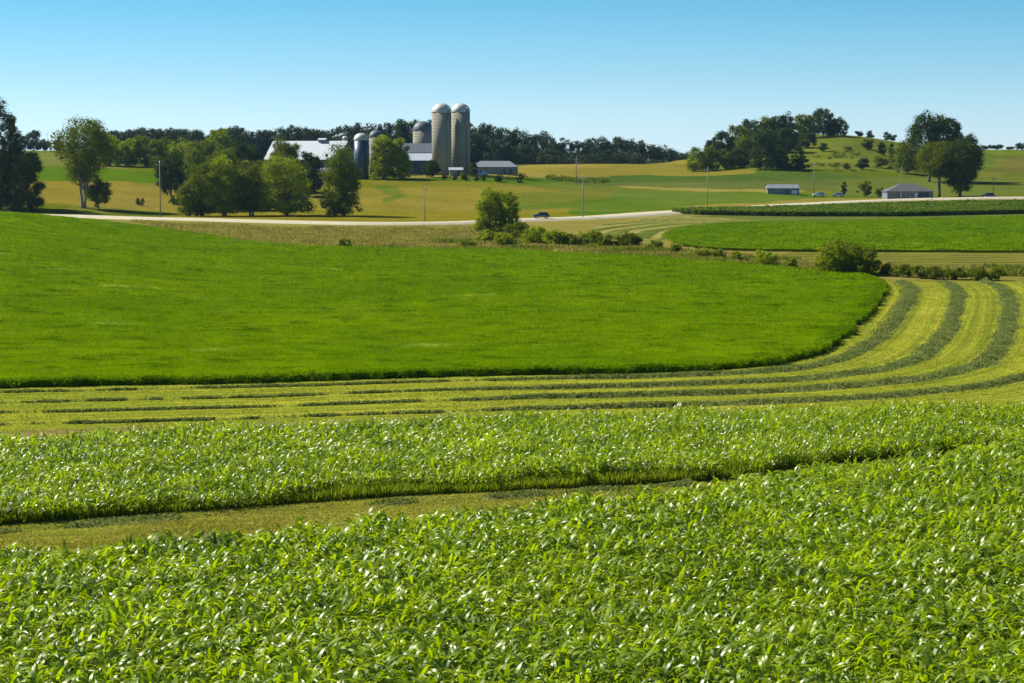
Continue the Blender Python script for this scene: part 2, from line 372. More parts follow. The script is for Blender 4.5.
ii = (np.arange(ny - 1)[:, None] * nx + np.arange(nx - 1)[None]).ravel()
faces = np.stack([ii, ii + 1, ii + nx + 1, ii + nx], 1)
gmat = ground_mat()
ground = np_mesh("ground", np.stack([x, y, zg], 1), faces, gmat, smooth_=True, colors={"cover": cover / K, "mow": dmow, "mown": mown})
tag(ground, kind="structure")

# ------------------------------------------------------------------ road
def ribbon(name, L, offs, zs, mat):
    L = np.asarray(L); T = np.gradient(L, axis=0); T /= np.linalg.norm(T, axis=1)[:, None]; N = np.stack([-T[:, 1], T[:, 0]], 1)
    vs = []; m = len(offs)
    for o_, z_ in zip(offs, zs):
        q = L + N * o_; vs.append(np.column_stack([q, height(L[:, 0], L[:, 1]) * 0.6 + height(q[:, 0], q[:, 1]) * 0.4 + z_]))
    V = np.stack(vs, 1).reshape(-1, 3); k = len(L)
    ii = (np.arange(k - 1)[:, None] * m + np.arange(m - 1)[None]).ravel()
    return np_mesh(name, V, np.stack([ii, ii + m, ii + m + 1, ii + 1], 1)[:, ::-1], mat, smooth_=True)
m_road = plain("pale_gravel", base((240, 230, 194)), 0.95, 0.12, 0.7, spec=0.1)
rd = ribbon("road", ROAD, [-6.4, -5.2, -2.5, 0, 2.5, 5.2, 6.4], [-0.3, .45, .55, .62, .55, .45, -0.3], m_road); tag(rd, kind="structure")

# ------------------------------------------------------------------ leafy matter
def quads_from(cn, nrm, size, asp, rs, dirv=None):
    """one leaf-shaped quad per centre; nrm = facing normal"""
    n_ = len(cn); nrm = nrm / np.linalg.norm(nrm, axis=1)[:, None]
    r = rs.normal(size=(n_, 3)) if dirv is None else dirv
    a = np.cross(nrm, r); a /= np.linalg.norm(a, axis=1)[:, None] + 1e-9; b = np.cross(nrm, a)
    s = np.asarray(size).reshape(-1, 1) * 0.5
    V = np.stack([cn - b * s * asp, cn + a * s, cn + b * s * asp, cn - a * s], 1).reshape(-1, 3)
    return V, np.arange(4 * n_).reshape(-1, 4)
def scatter_poly(P, n_, rs, near=0.0):
    lo = P.min(0); hi = P.max(0); out = []; tot = 0
    while tot < n_:
        q = rs.random((n_, 2)) * (hi - lo) + lo
        s = q[:, 0] / np.maximum(q[:, 1], 60) * F + 512
        k = inpoly(q[:, 0], q[:, 1], P) & (s > -90) & (s < 1114)
        if near: k &= rs.random(n_) < (lo[1] / q[:, 1]) ** near
        q = q[k]; out.append(q); tot += len(q)
    return np.vstack(out)[:n_]
# --- near crop plants
def leaf_strip(L, w, el0, bend, twist, segs, az, z0, rs):
    ts = np.linspace(0, 1, segs + 1); p = np.array([0., 0., z0]); pts = [p.copy()]; el = el0
    for i in range(segs):
        el = el0 - bend * ((i + .6) / segs) ** 1.3
        p = p + np.array([math.cos(el) * math.cos(az), math.cos(el) * math.sin(az), math.sin(el)]) * L / segs; pts.append(p.copy())
    prof_ = [0.55, 1.0, 0.95, 0.7, 0.06] if segs == 4 else list(np.interp(ts, [0, .25, .55, .8, 1], [.5, 1, .95, .6, .05]))
    side0 = np.array([-math.sin(az), math.cos(az), 0]); V = []
    for i, q in enumerate(pts):
        sd_ = side0 * math.cos(twist * ts[i]) + np.array([0, 0, 1]) * math.sin(twist * ts[i])
        V += [q - sd_ * w * .5 * prof_[i], q + sd_ * w * .5 * prof_[i]]
    Fc = [(2 * i, 2 * i + 1, 2 * i + 3, 2 * i + 2) for i in range(segs)]
    return np.array(V), np.array(Fc)
def plant(seed, H, nl, segs, wl):
    rs = random.Random(seed); V = []; Fc = []; b = 0; az = rs.random() * 6.28
    for i in range(nl):
        t = (i + .3) / nl; az += math.pi + rs.uniform(-.7, .7)
        z0 = H * (0.12 + .62 * t)
        L = H * rs.uniform(.6, .95) * (1.05 - .25 * abs(t - .6)); el = R(rs.uniform(50, 84)) if i < nl - 1 else R(rs.uniform(62, 85)); bend = R(rs.uniform(70, 160)) if i < nl - 1 else R(rs.uniform(40, 110))
        v_, f_ = leaf_strip(L, wl * rs.uniform(.75, 1.15), el, bend, rs.uniform(-1.3, 1.3), segs, az, z0, rs)
        V.append(v_); Fc.append(f_ + b); b += len(v_)
    v_ = np.array([[-.012, 0, 0], [.012, 0, 0], [.010, 0, H * .8], [-.010, 0, H * .8]]); V.append(v_); Fc.append(np.array([[0, 1, 2, 3]]) + b)
    return np.vstack(V), np.vstack(Fc)
def crop(name, P, dens, H, nl, segs, wl, mat, seed, edge=None):
    rs = np.random.default_rng(seed)
    lo = P.min(0); hi = P.max(0); sp = 1 / math.sqrt(dens)
    gx, gy_ = np.meshgrid(np.arange(lo[0], hi[0], sp), np.arange(lo[1], hi[1], sp)); q = np.stack([gx.ravel(), gy_.ravel()], 1)
    q += (rs.random(q.shape) - .5) * sp * 1.2
    jit = (vnoise(q[:, 0], q[:, 1], 1.8, seed) - .5) * 3.0
    q = q[inpoly(q[:, 0], q[:, 1] + jit, P)]; s = q[:, 0] / q[:, 1] * F + 512; q = q[(s > -70) & (s < 1094)]
    z = height(q[:, 0], q[:, 1])
    sc = 0.76 + .3 * rs.random(len(q)) + .26 * (vnoise(q[:, 0], q[:, 1], 3.2, seed + 3) - .5) + .18 * (vnoise(q[:, 0], q[:, 1], 11, seed + 4) - .5)
    pr = [plant(seed * 50 + k, H, nl, segs, wl) for k in range(14)]; which = rs.integers(0, 14, len(q)); az = rs.random(len(q)) * 6.283
    V = []; Fc = []; b = 0
    for k in range(14):
        m = which == k; pv, pf = pr[k]; c_, s_ = np.cos(az[m])[:, None], np.sin(az[m])[:, None]; sm = sc[m][:, None]
        X = (pv[None, :, 0] * c_ - pv[None, :, 1] * s_) * sm + q[m, 0][:, None]; Yy = (pv[None, :, 0] * s_ + pv[None, :, 1] * c_) * sm + q[m, 1][:, None]
        Z = pv[None, :, 2] * sm + z[m][:, None]; nn = m.sum()
        V.append(np.stack([X, Yy, Z], -1).reshape(-1, 3)); Fc.append((pf[None] + (np.arange(nn) * len(pv))[:, None, None] + b).reshape(-1, 4)); b += nn * len(pv)
    o = np_mesh(name, np.vstack(V), np.vstack(Fc), mat, smooth_=True)
    print(name, len(q), "plants")
    return o
m_crop = leaf_mat("crop_leaf", (0.07, 0.14, 0.001), (0.37, 0.50, 0.002), 0.52, 0.38, 0.58, 0.25, (1.25, 1.2, 0.12))
o = crop("forage_crop", CROP1, 5.8, 1.25, 9, 5, 0.14, m_crop, 3); tag(o, "tall bright green leafy forage crop filling the foreground", "crop", kind="stuff")
o = crop("crop_strip", CROP2, 8.5, 1.12, 7, 4, 0.095, m_crop, 5); tag(o, "strip of leafy green crop between two mown grass bands", "crop", kind="stuff")

# --- alfalfa: canopy sheet with a ragged skirt, covered in small leaves
def canopy(name, P, H, ncell, leaves, lsize, mat, seed, near=1.0, edge_tufts=0, edge=None):
    rs = np.random.default_rng(seed); V = []; Fc = []; b = 0
    lo = P.min(0); hi = P.max(0)
    gx, gy_ = np.meshgrid(np.arange(lo[0], hi[0] + ncell, ncell), np.arange(lo[1], hi[1] + ncell, ncell))
    xx, yy = gx.ravel(), gy_.ravel(); ins = inpoly(xx, yy, P).reshape(gx.shape)
    s = xx / yy * F + 512
    zz = height(xx, yy) + H * (.5 + .26 * vnoise(xx, yy, 1.5, seed) + .14 * vnoise(xx, yy, 5, seed + 1))
    inn = ins.ravel() & (s > -240) & (s < 1260); zz = np.where(inn, zz, height(xx, yy) - .2)
    w = gx.shape[1]; cell = (np.arange(gx.shape[0] - 1)[:, None] * w + np.arange(w - 1)[None]).ravel()
    anyin = inn[cell] & inn[cell + 1] & inn[cell + w] & inn[cell + w + 1]
    cell = cell[anyin]; f_ = np.stack([cell, cell + 1, cell + w + 1, cell + w], 1)
    used = np.unique(f_); remap = np.zeros(len(xx), int); remap[used] = np.arange(len(used))
    V.append(np.stack([xx, yy, zz], 1)[used]); Fc.append(remap[f_]); b = len(used)
    q = scatter_poly(P, leaves, rs, near); hh = height(q[:, 0], q[:, 1])
    vn = .26 * vnoise(q[:, 0], q[:, 1], 1.5, seed) + .14 * vnoise(q[:, 0], q[:, 1], 5, seed + 1)
    cn = np.column_stack([q, hh + H * (.48 + vn + .26 * rs.random(len(q)))])
    nr = rs.normal(size=(len(q), 3)) * .85 + np.array([0, 0, .4])
    v_, f_ = quads_from(cn, nr, lsize * (.6 + .8 * rs.random(len(q))) * np.clip(q[:, 1] / 220, .8, 1.5), .55, rs); V.append(v_); Fc.append(f_ + b); b += len(v_)
    if edge is not None:
        seg = np.linalg.norm(np.diff(edge, axis=0), axis=1); cs = np.concatenate([[0], np.cumsum(seg)]); t = rs.random(edge_tufts) * cs[-1]
        ex = np.interp(t, cs, edge[:, 0]); ey = np.interp(t, cs, edge[:, 1])
        inward = rs.random(edge_tufts) ** 1.5 * 1.5
        cen = P.mean(0); T = np.stack([np.interp(t + 1, cs, edge[:, 0]) - np.interp(t - 1, cs, edge[:, 0]), np.interp(t + 1, cs, edge[:, 1]) - np.interp(t - 1, cs, edge[:, 1])], 1)
        T /= np.linalg.norm(T, axis=1)[:, None] + 1e-9; N = np.stack([-T[:, 1], T[:, 0]], 1)
        rag = (vnoise(ex, ey, .9, seed + 5) - .4) * .7
        for off in (1.0,):
            q = np.stack([ex, ey], 1) + N * (inward + rag)[:, None] * off
        z0 = height(q[:, 0], q[:, 1]); hgt = rs.random(edge_tufts) ** .8 * H * 1.02
        cn = np.column_stack([q, z0 + hgt]); nr = rs.normal(size=(edge_tufts, 3)) * np.array([1, 1, .5])
        v_, f_ = quads_from(cn, nr, lsize * 1.3 * (.6 + .8 * rs.random(edge_tufts)), .5, rs); V.append(v_); Fc.append(f_ + b); b += len(v_)
    return np_mesh(name, np.vstack(V), np.vstack(Fc), mat)
m_alf = leaf_mat("alfalfa_leaf", (0.085, 0.15, 0.0005), (0.235, 0.365, 0.001), 0.42, 0.9, 0.0, 0.22, (1.15, 1.2, 0.3), 7, .72)
def patchy(m, scale, lo, hi, p0=.36, p1=.5, mapscale=None):
    """darker or paler patches of tone in a stand of plants: multiply the leaf colour by a patch mask"""
    nt = m.node_tree; nz = noise(nt, scale, 4, .65, mapscale=mapscale); rp = ramp(nt, nz, [(p0, lo), (p1, hi)])
    for l in list(nt.links):
        if l.to_node.bl_idname == 'ShaderNodeBsdfPrincipled' and l.to_socket.name == 'Base Color':
            src = l.from_socket; c_ = mixc(nt, 'MULTIPLY', 1.0, src, rp)
            for l2 in list(nt.links):
                if l2.from_socket == src and l2.to_node != c_.node: nt.links.new(c_, l2.to_socket)
            break
patchy(m_alf, .42, (.4, .5, .5), (1, 1, 1), .34, .47, (.55, 1, 1))
patchy(m_alf, .03, (.78, .86, .8), (1.06, 1.03, 1), .35, .62)
patchy(m_alf, .16, (1, 1, 1), (1.9, 1.5, 60), .64, .70, (.5, 1, 1))
o = canopy("alfalfa_field", ALF, 0.75, 0.7, 480000, 0.17, m_alf, 11, 1.3, 60000, ALF_EDGE_R); tag(o, "large smooth field of standing green alfalfa with rounded right end", "crop field", kind="stuff")
o = canopy("alfalfa_field", ALF2, 0.75, 1.6, 130000, 0.24, m_alf, 12, .5); tag(o, "farther smooth bright green alfalfa field behind the ditch bushes", "crop field", kind="stuff")
m_corn = leaf_mat("corn_leaf", (0.06, 0.10, 0.008), (0.17, 0.24, 0.02), 0.4, 0.7, 0.1, 0.1)
o = canopy("corn_strip", CORN, 1.5, 2.0, 70000, 0.6, m_corn, 13, 0, 14000, np.vstack([CORN[:6]])); tag(o, "narrow strip of darker green corn beside the gravel road", "crop field", kind="stuff")

# --- windrows of cut hay, parallel to the alfalfa edge
m_hay = leaf_mat("cut_hay", base((112, 132, 60)), base((206, 214, 128)), 0.35, 0.8, 0.0, 0.5, (1.0, 1.1, .7))
def offset_line(L, d):
    T = np.gradient(L, axis=0); T /= np.linalg.norm(T, axis=1)[:, None]; N = np.stack([-T[:, 1], T[:, 0]], 1)
    O = L - N * d
    return O
def windrow(name, L, width, H, seed, dens=260, lsize=.22):
    rs = np.random.default_rng(seed)
    T = np.gradient(L, axis=0); T /= np.linalg.norm(T, axis=1)[:, None]; N = np.stack([-T[:, 1], T[:, 0]], 1)
    wig = (vnoise(L[:, 0], L[:, 1], 5, seed) - .5) * .7; wv = .75 + .5 * vnoise(L[:, 0], L[:, 1], 2.3, seed + 1); hv = .35 + 1.1 * vnoise(L[:, 0], L[:, 1], 3.1, seed + 2)
    thin = .3 + .7 * smooth(-12, 24, L[:, 0]) if width > 1.7 else np.ones(len(L)); gap_ = np.where(thin < .99, smooth(.34, .62, .6 * vnoise(L[:, 0], L[:, 1], 3.4, seed + 7) + .4 * vnoise(L[:, 0], L[:, 1], 1.1, seed + 8)), 1) * (1 - smooth(.35, .7, thin)) + smooth(.35, .7, thin)
    if width <= 1.7: gap_ = smooth(.35, .6, vnoise(L[:, 0], L[:, 1], 3.2, seed + 7))
    wv = wv * thin * (.05 + .95 * gap_); hv = hv * gap_ * (.25 + .75 * smooth(.35, .7, thin))
    offs = np.linspace(-.5, .5, 9); V = []
    for o_ in offs:
        q = L + N * (wig + o_ * width * wv)[:, None]; pz = (1 - (2 * o_) ** 2)
        z = height(q[:, 0], q[:, 1]) + H * hv * pz * (.3 + 1.3 * vnoise(q[:, 0], q[:, 1], .45, seed)) - .01
        V.append(np.column_stack([q, z]))
    V = np.stack(V, 1).reshape(-1, 3); k = len(L); ii = (np.arange(k - 1)[:, None] * 9 + np.arange(8)[None]).ravel()
    Fc = np.stack([ii, ii + 1, ii + 10, ii + 9], 1)[gap_[ii // 9] > .22]
    nl = int(k * .35 * dens * width / 2.4); t = rs.random(nl) * (k - 1); t = t[rs.random(nl) < .06 + .94 * gap_[t.astype(int)]]; nl = len(t); i0 = t.astype(int); fr = (t - i0)[:, None]
    cc = L[i0] * (1 - fr) + L[i0 + 1] * fr; o_ = np.clip(rs.normal(size=nl) * .28, -.75, .75); q = cc + N[i0] * (wig[i0] + o_ * width * wv[i0])[:, None]
    z = height(q[:, 0], q[:, 1]) + H * hv[i0] * np.clip(1 - (2 * o_) ** 2, 0, 1) + rs.random(nl) * .16
    v_, f_ = quads_from(np.column_stack([q, z]), rs.normal(size=(nl, 3)), lsize * (.6 + rs.random(nl)), .35, rs)
    return np_mesh(name, np.vstack([V, v_]), np.vstack([Fc, f_ + len(V)]), m_hay)
edge_full = ALF_EDGE_S[::-1]        # from the far corner round to the left
edge_cut = edge_full[12:]
sgn = -1
lab = ["innermost grey green windrow of cut hay, closest to the alfalfa edge", "second windrow of cut hay out from the alfalfa edge",
       "third windrow of cut hay out from the alfalfa edge", "outermost windrow of cut hay, nearest the leafy crop strip"]
for i, d in enumerate((3.4, 9.8, 16.2, 22.8)):
    O = edge_cut.copy()
    T = np.gradient(O, axis=0); T /= np.linalg.norm(T, axis=1)[:, None]; N = np.stack([-T[:, 1], T[:, 0]], 1)
    O = O + N * d
    # run straight on towards the ditch at the far end
    t0 = (O[0] - O[3]) / np.linalg.norm(O[0] - O[3])
    O = catmull(O[::6], .35)
    s = O[:, 0] / O[:, 1] * F + 512; O = O[(s > -80) & (s < 1100) & (O[:, 1] < 312 - 2 * i)]
    o = windrow("hay_windrow", O, 1.85, .2, 40 + i); tag(o, lab[i], "windrow", "windrows of cut hay")
PL_ = catmull(wpoly([(-60, 536), (0, 532), (200, 517), (400, 503), (560, 494), (690, 484)]), .35)
o = windrow("hay_windrow", PL_, 1.5, .16, 60, 420, .16); tag(o, "thin windrow of cut grass on the path between the two leafy crops", "windrow", "windrows of cut hay")

# --- rough grass on verges and along the ditch
m_dry = leaf_mat("dry_grass", base((150, 146, 54)), base((228, 214, 122)), 0.45, 0.8, 0.0, 0.15, (1.0, 1.0, .7))
m_wild = leaf_mat("wild_grass", base((84, 112, 22)), base((176, 184, 56)), 0.45, 0.7, 0.15, 0.12)
def grass(name, P, n_, h, mat, seed, patch=0.0, width=.12, psc=9, flat=False):
    rs = np.random.default_rng(seed); q = scatter_poly(P, n_, rs)
    if patch: q = q[vnoise(q[:, 0], q[:, 1], psc, seed) > patch]
    nn = len(q); z = height(q[:, 0], q[:, 1]); hh = h * (.4 + .9 * rs.random(nn)) * (.5 + vnoise(q[:, 0], q[:, 1], 5, seed + 1))
    a = rs.random(nn) * 3.14159; dx, dy = np.cos(a) * width, np.sin(a) * width; lx, ly = rs.normal(size=(2, nn)) * (.3 * hh if not flat else width * 1.6); hh = hh * (.45 if flat else 1)
    V = np.stack([np.column_stack([q[:, 0] - dx, q[:, 1] - dy, z - .03]), np.column_stack([q[:, 0] + dx, q[:, 1] + dy, z - .03]),
                  np.column_stack([q[:, 0] + dx * .5 + lx, q[:, 1] + dy * .5 + ly, z + hh]), np.column_stack([q[:, 0] - dx * .5 + lx, q[:, 1] - dy * .5 + ly, z + hh])], 1).reshape(-1, 3)
    return np_mesh(name, V, np.arange(4 * nn).reshape(-1, 4), mat)
o = grass("dry_grass", wpoly([(240, 246), (300, 246.5), (500, 250), (640, 256), (780, 267), (860, 274.5), (1120, 277), (1120, 271), (900, 266), (690, 252), (640, 246), (600, 240), (560, 234), (500, 229), (400, 228), (300, 228), (200, 225), (130, 222)]), 80000, .5, m_dry, 21)
tag(o, "pale dry grass along the ditch and road verge", "grass", kind="stuff")
o = grass("wild_grass", wpoly([(300, 246.5), (500, 250), (640, 256), (780, 267), (860, 274.5), (1120, 278), (1120, 271), (900, 266), (760, 260), (690, 254), (640, 248), (590, 242), (500, 240), (400, 243)]), 42000, .6, m_wild, 22, .42)
tag(o, "rough green weeds growing along the ditch", "weeds", kind="stuff")
m_stub = leaf_mat("stubble", base((158, 170, 44)), base((210, 214, 90)), 0.3, 0.8, 0.0, 0.4, (1.0, 1.05, .5))
HAYP = np.vstack([wpoly([(-80, 436), (0, 434), (300, 424), (512, 416), (700, 410), (1024, 404), (1110, 403), (1110, 280), (900, 280)]), ALF_EDGE_S[::-6][2:]])
o = grass("mown_stubble", HAYP, 110000, .10, m_stub, 23, 0.0, .06, flat=True); tag(o, "yellow green mown stubble between the windrows", "stubble", kind="stuff")
o = grass("mown_stubble", wpoly([(-80, 531), (0, 524), (200, 510), (400, 495), (560, 488), (740, 476), (740, 482), (512, 510), (230, 538), (-80, 560)]), 52000, .11, leaf_mat('path_stubble', base((188, 184, 66)), base((232, 222, 124)), .35, .8, 0, .4, (1, 1, .5)), 24, 0.0, .04, flat=True); tag(o, "yellow green mown path between the two leafy crops", "stubble", kind="stuff")
m_under = leaf_mat("undergrowth", base((108, 140, 26)), base((186, 200, 64)), 0.56, 0.7, 0.0, 0.6)
o = grass("crop_edge_weeds", wpoly([(-80, 532), (0, 525), (200, 511), (400, 496), (560, 489), (740, 479), (740, 473), (560, 482), (400, 488), (200, 503), (0, 516), (-80, 522)]), 36000, .5, m_under, 25, 0.0, .03); tag(o, "low brownish weeds along the near edge of the leafy crop strip", "weeds", kind="stuff")

# ------------------------------------------------------------------ trees
m_bark = plain("bark", (0.16, 0.13, 0.10), 0.9, .3, 3, spec=.1, bump=.4)
m_palebark = plain("pale_bark", (0.34, 0.31, 0.26), 0.9, .3, 3, spec=.1, bump=.4)
LEAF = {
    'dark': leaf_mat("dark_foliage", (0.024, 0.04, 0.008), (0.065, 0.096, 0.015), .3, .75, .05, .25),
    'mid': leaf_mat("mid_foliage", (0.045, 0.066, 0.004), (0.18, 0.22, 0.01), .42, .75, .05, .25),
    'light': leaf_mat("light_foliage", (0.10, 0.14, 0.004), (0.32, 0.37, 0.012), .46, .75, .05, .25),
    'yellow': leaf_mat("yellow_foliage", (0.18, 0.2, 0.012), (0.36, 0.36, 0.03), .4, .75, .05, .25),
    'grey': leaf_mat("haze_tinted_foliage", (0.035, 0.055, 0.028), (0.08, 0.11, 0.05), .25, .7, .2, .25)}  # distance haze painted into the leaf colour of the skyline trees
def crown_data(rs, w, h, shape, z0, lsize, dens, clump, gap=0.0, depth=1.0):
    """clumps of leaves in an envelope w wide, h high, bottom at z0"""
    ncl = max(8, int(clump * 2.3 * max(1, min(3, h / w)))); cs = []; rad = []
    tries = 0
    while len(cs) < ncl and tries < 4000:
        tries += 1
        p = rs.uniform(-1, 1, 3); r2 = p[0] ** 2 + p[1] ** 2; t = (p[2] + 1) / 2
        if shape == 'round': lim = max(0, 1 - abs(p[2]) ** 2.3)
        elif shape == 'tall': lim = (min(1, t * 3.0 + .45)) * max(0, 1 - t ** 3.2) ** .8
        elif shape == 'bushy': lim = min(1, t * 2.2 + .72) * max(0, 1 - t ** 4.5) ** .9
        elif shape == 'cone': lim = max(.04, 1 - t) ** 1.1 * min(1, t * 5 + .5)
        elif shape == 'vase': lim = max(0, min(1, .25 + t * 1.3)) ** 1.2 * max(0, 1 - t ** 5)
        else: lim = max(0, 1 - p[2] ** 2) if p[2] > 0 else 1.0
        if r2 > lim: continue
        if r2 < lim * .15 and rs.random() < .55 and -.5 < p[2] < .6: continue
        cr = rs.uniform(.17, .34) * (1 if shape != 'cone' else .8) 
        cs.append((p[0] * w / 2 * (1 - cr * .75), p[1] * w / 2 * (1 - cr * .75) * depth, z0 + h * (.5 + .5 * p[2] * (1 - cr * .5 * w / h)))); rad.append(cr * w / 2 * rs.uniform(.8, 1.2))
    cs = np.array(cs); rad = np.array(rad)
    if gap: 
        k = rs.random(len(cs)) > gap; cs, rad = cs[k], rad[k]
    tot = min(26000, int(dens * 3.6 * w * h / lsize ** 2)); pr_ = rad ** 2 / (rad ** 2).sum(); idx = rs.choice(len(cs), tot, p=pr_)
    d = rs.normal(size=(tot, 3)); d /= np.linalg.norm(d, axis=1)[:, None]
    rr = rad[idx] * (.6 + .48 * rs.random(tot) ** .6); lump = 1 + .22 * (vnoise(d[:, 0] * 3 + idx, d[:, 1] * 3 + d[:, 2] * 4, 1, 3) - .5) * 2
    cn = cs[idx] + d * (rr * lump)[:, None] * np.array([1.05, 1.05, .86])
    nr = d + rs.normal(size=(tot, 3)) * .55 + np.array([0, 0, .25])
    core = rs.random(tot) < .14; cn[core] = cs[idx[core]] + d[core] * (rad[idx[core]] * .55)[:, None]
    lo_, hi_ = np.percentile(cn[:, 2], .15), np.percentile(cn[:, 2], 99.85); sz = h / (hi_ - lo_)
    xw = np.percentile(np.abs(cn[:, 0]), 99.2); sx__ = w / 2 / xw
    f3 = np.array([sx__, sx__, sz]); cn = (cn - np.array([0, 0, lo_])) * f3 + np.array([0, 0, z0]); cs = (cs - np.array([0, 0, lo_])) * f3 + np.array([0, 0, z0])
    V, Fc = quads_from(cn, nr, lsize * (.55 + .9 * rs.random(tot)) * np.where(core, 2.4, 1), .62, rs)
    return V, Fc, cs, rad
def tree(name, label, cat, u, Y, vtop, wpx, mat='mid', shape='round', crown_lo=.18, vbase=None, seed=None, dens=3.0, clump=30, gap=0, group=None, trunks=1, pale=False, lsize=None, loc=None, tr=1.0, lean=0):
    seed = seed if seed is not None else int(u * 7 + Y); rs = np.random.default_rng(abs(seed)); pr = random.Random(seed)
    xy = at(u, Y); gz = float(height(xy[0], xy[1])); ztop = CZ + float(tanel(vtop)) * Y; H = ztop - gz; w = wpx / F * Y
    root = empty(name, (xy[0], xy[1], gz)); tag(root, label, cat, group)
    ls = lsize or max(.28, min(.95 * Y / F * 1.15, w / 9))
    if H < 1.5: print("LOW", label, H); H = 2.0
    lo = H * crown_lo
    V, Fc, cs, rad = crown_data(rs, w, H - lo, shape, lo, ls, dens, clump, gap)
    V[:, 2] = np.maximum(V[:, 2], .05)
    V[:, 0] += lean * V[:, 2]
    np_mesh("crown" if H > 5 or cat == 'tree' else "foliage", V, Fc, LEAF[mat] if isinstance(mat, str) else mat, root)
    mb = MB(); bm = m_palebark if pale else m_bark
    for k in range(trunks):
        a = pr.random() * 6.28; off = 0 if trunks == 1 else w * .03
        bx, by = math.cos(a) * off, math.sin(a) * off; tx, ty = bx + (math.cos(a) * w * .13 if trunks > 1 else 0), by + math.sin(a) * (w * .13 if trunks > 1 else 0)
        r0 = max(.09, H * .020) * tr; ht = H * (.72 if trunks == 1 else .62)
        pts = [(bx, by, -.3), (bx, by, H * .05), (bx + (tx - bx) * .5, by + (ty - by) * .5, ht * .5), (tx, ty, ht)]
        pts = [(p[0] + lean * p[2], p[1], p[2]) for p in pts]
        mb.tube(pts, [r0 * 1.35, r0, r0 * .72, r0 * .25], 8)
    for k in range(min(9, len(cs))):
        c0 = cs[pr.randrange(len(cs))]; st = max(lo * .7, H * .12) + pr.random() * H * .25; r1 = max(.05, H * .008) * tr
        mb.tube([(lean * st, 0, st), (c0[0] * .45 + lean * st, c0[1] * .45, (st + c0[2]) * .5), (c0[0] * .95 + lean * c0[2], c0[1] * .95, c0[2])], [r1 * 1.3, r1 * .8, r1 * .25], 6)
    mb.build("trunk" if cat == 'tree' else "stem", bm, root, True)
    return root
T = tree
GR = "trees standing along the gravel road"
# left edge
T("broadleaf_tree", "tall dark tree cut by the left edge of the view, tallest on the left", "tree", 1, 620, 97, 36, 'dark', 'bushy', .02, clump=34, seed=5)
T("broadleaf_tree", "dark tree with upright top just right of the tallest tree at the left edge", "tree", 14, 626, 117, 26, 'dark', 'bushy', .02, clump=30, seed=6)
T("broadleaf_tree", "low rounded dark tree at the foot of the two tall trees at left", "tree", 29, 614, 152, 34, 'dark', 'bushy', .0, clump=26, seed=7)
T("broadleaf_tree", "large open crowned tree with pale forked trunks standing alone at left", "tree", 84, 628, 117, 62, 'mid', 'vase', .26, clump=56, trunks=4, pale=True, seed=8, gap=.06, tr=.8, dens=3.0)
T("broadleaf_tree", "small low tree leaning on the foot of the pale trunked tree at left", "tree", 99, 624, 178, 26, 'mid', 'round', .08, clump=16, seed=9)
# front clump
fc = [(190, 604, 184, 26, 'mid', 'bushy', .0, "lowest tree at the left end of the roadside clump"),
      (203, 606, 163, 40, 'mid', 'bushy', .02, "tree second from the left in the roadside clump with a narrow leafy top"),
      (225, 604, 156, 40, 'light', 'bushy', .03, "tallest tree left of the middle of the roadside clump"),
      (252, 606, 160, 48, 'mid', 'bushy', .07, "broad tree in the middle of the roadside clump with thin bare trunks below"),
      (286, 602, 155, 54, 'light', 'bushy', .02, "widest tree at the right end of the roadside clump")]
for i, (u, Y, vt, w, m_, sh, lo, lb) in enumerate(fc): T("broadleaf_tree", lb, "tree", u, Y, vt, w, m_, sh, lo, seed=100 + i, group=GR, clump=36, trunks=2)
T("broadleaf_tree", "dark tree behind the right end of the roadside clump beside the barn", "tree", 309, 700, 152, 34, 'dark', 'round', .05, seed=111)
T("broadleaf_tree", "open crowned dark tree rising before the white barn roof", "tree", 287, 720, 138, 30, 'mid', 'vase', .3, seed=112, gap=.25)
T("broadleaf_tree", "dark round tree left of and behind the roadside clump", "tree", 172, 680, 153, 32, 'dark', 'round', .15, seed=113)
T("broadleaf_tree", "single tall leafy tree beside the road in front of the barn's right end", "tree", 343, 598, 144, 42, 'mid', 'bushy', .0, seed=114, clump=44, trunks=2)
# row behind
rb = [(214, 640, 178, 34, 'mid', "low leafy tree filling the left gap of the roadside clump"), (240, 645, 172, 36, 'mid', "leafy tree behind the gap left of the clump's broad middle tree"), (268, 640, 174, 34, 'mid', "leafy tree filling the gap left of the clump's widest tree"), (112, 835, 135, 26, 'light', "leftmost tree of the row beyond the left fields"), (128, 832, 138, 26, 'light', "low bright tree second in the row beyond the left fields"), (146, 835, 135, 30, 'mid', "round tree third in the row beyond the left fields"),
      (163, 828, 137, 28, 'mid', "tree fourth in the row beyond the left fields, above the dark round tree"), (184, 800, 138, 30, 'light', "bright green tree fifth in the row, behind the roadside clump's left end"), (205, 790, 140, 34, 'mid', "tree sixth in the row, above the roadside clump's tallest top"),
      (221, 850, 129, 26, 'light', "bright topped tree standing highest above the row behind the clump"), (243, 790, 140, 40, 'dark', "broad dark tree at the right end of the row before the barn"),
      (196, 720, 150, 30, 'mid', "tree half hidden between the back row and the roadside clump"), (225, 740, 148, 34, 'mid', "tree hidden to its top behind the middle of the roadside clump")]
for i, (u, Y, vt, w, m_, lb) in enumerate(rb): T("broadleaf_tree", lb, "tree", u, Y, vt, w, m_, 'bushy', .0, seed=130 + i, clump=26, group="row of trees beyond the left fields")
T("broadleaf_tree", "pale green bushy tree beside the farm, left of the twin silos", "tree", 384, 770, 135, 26, 'light', 'bushy', .0, seed=150)
T("broadleaf_tree", "second pale green bushy tree, right against the farm shed", "tree", 400, 772, 138, 24, 'light', 'bushy', .0, seed=151)
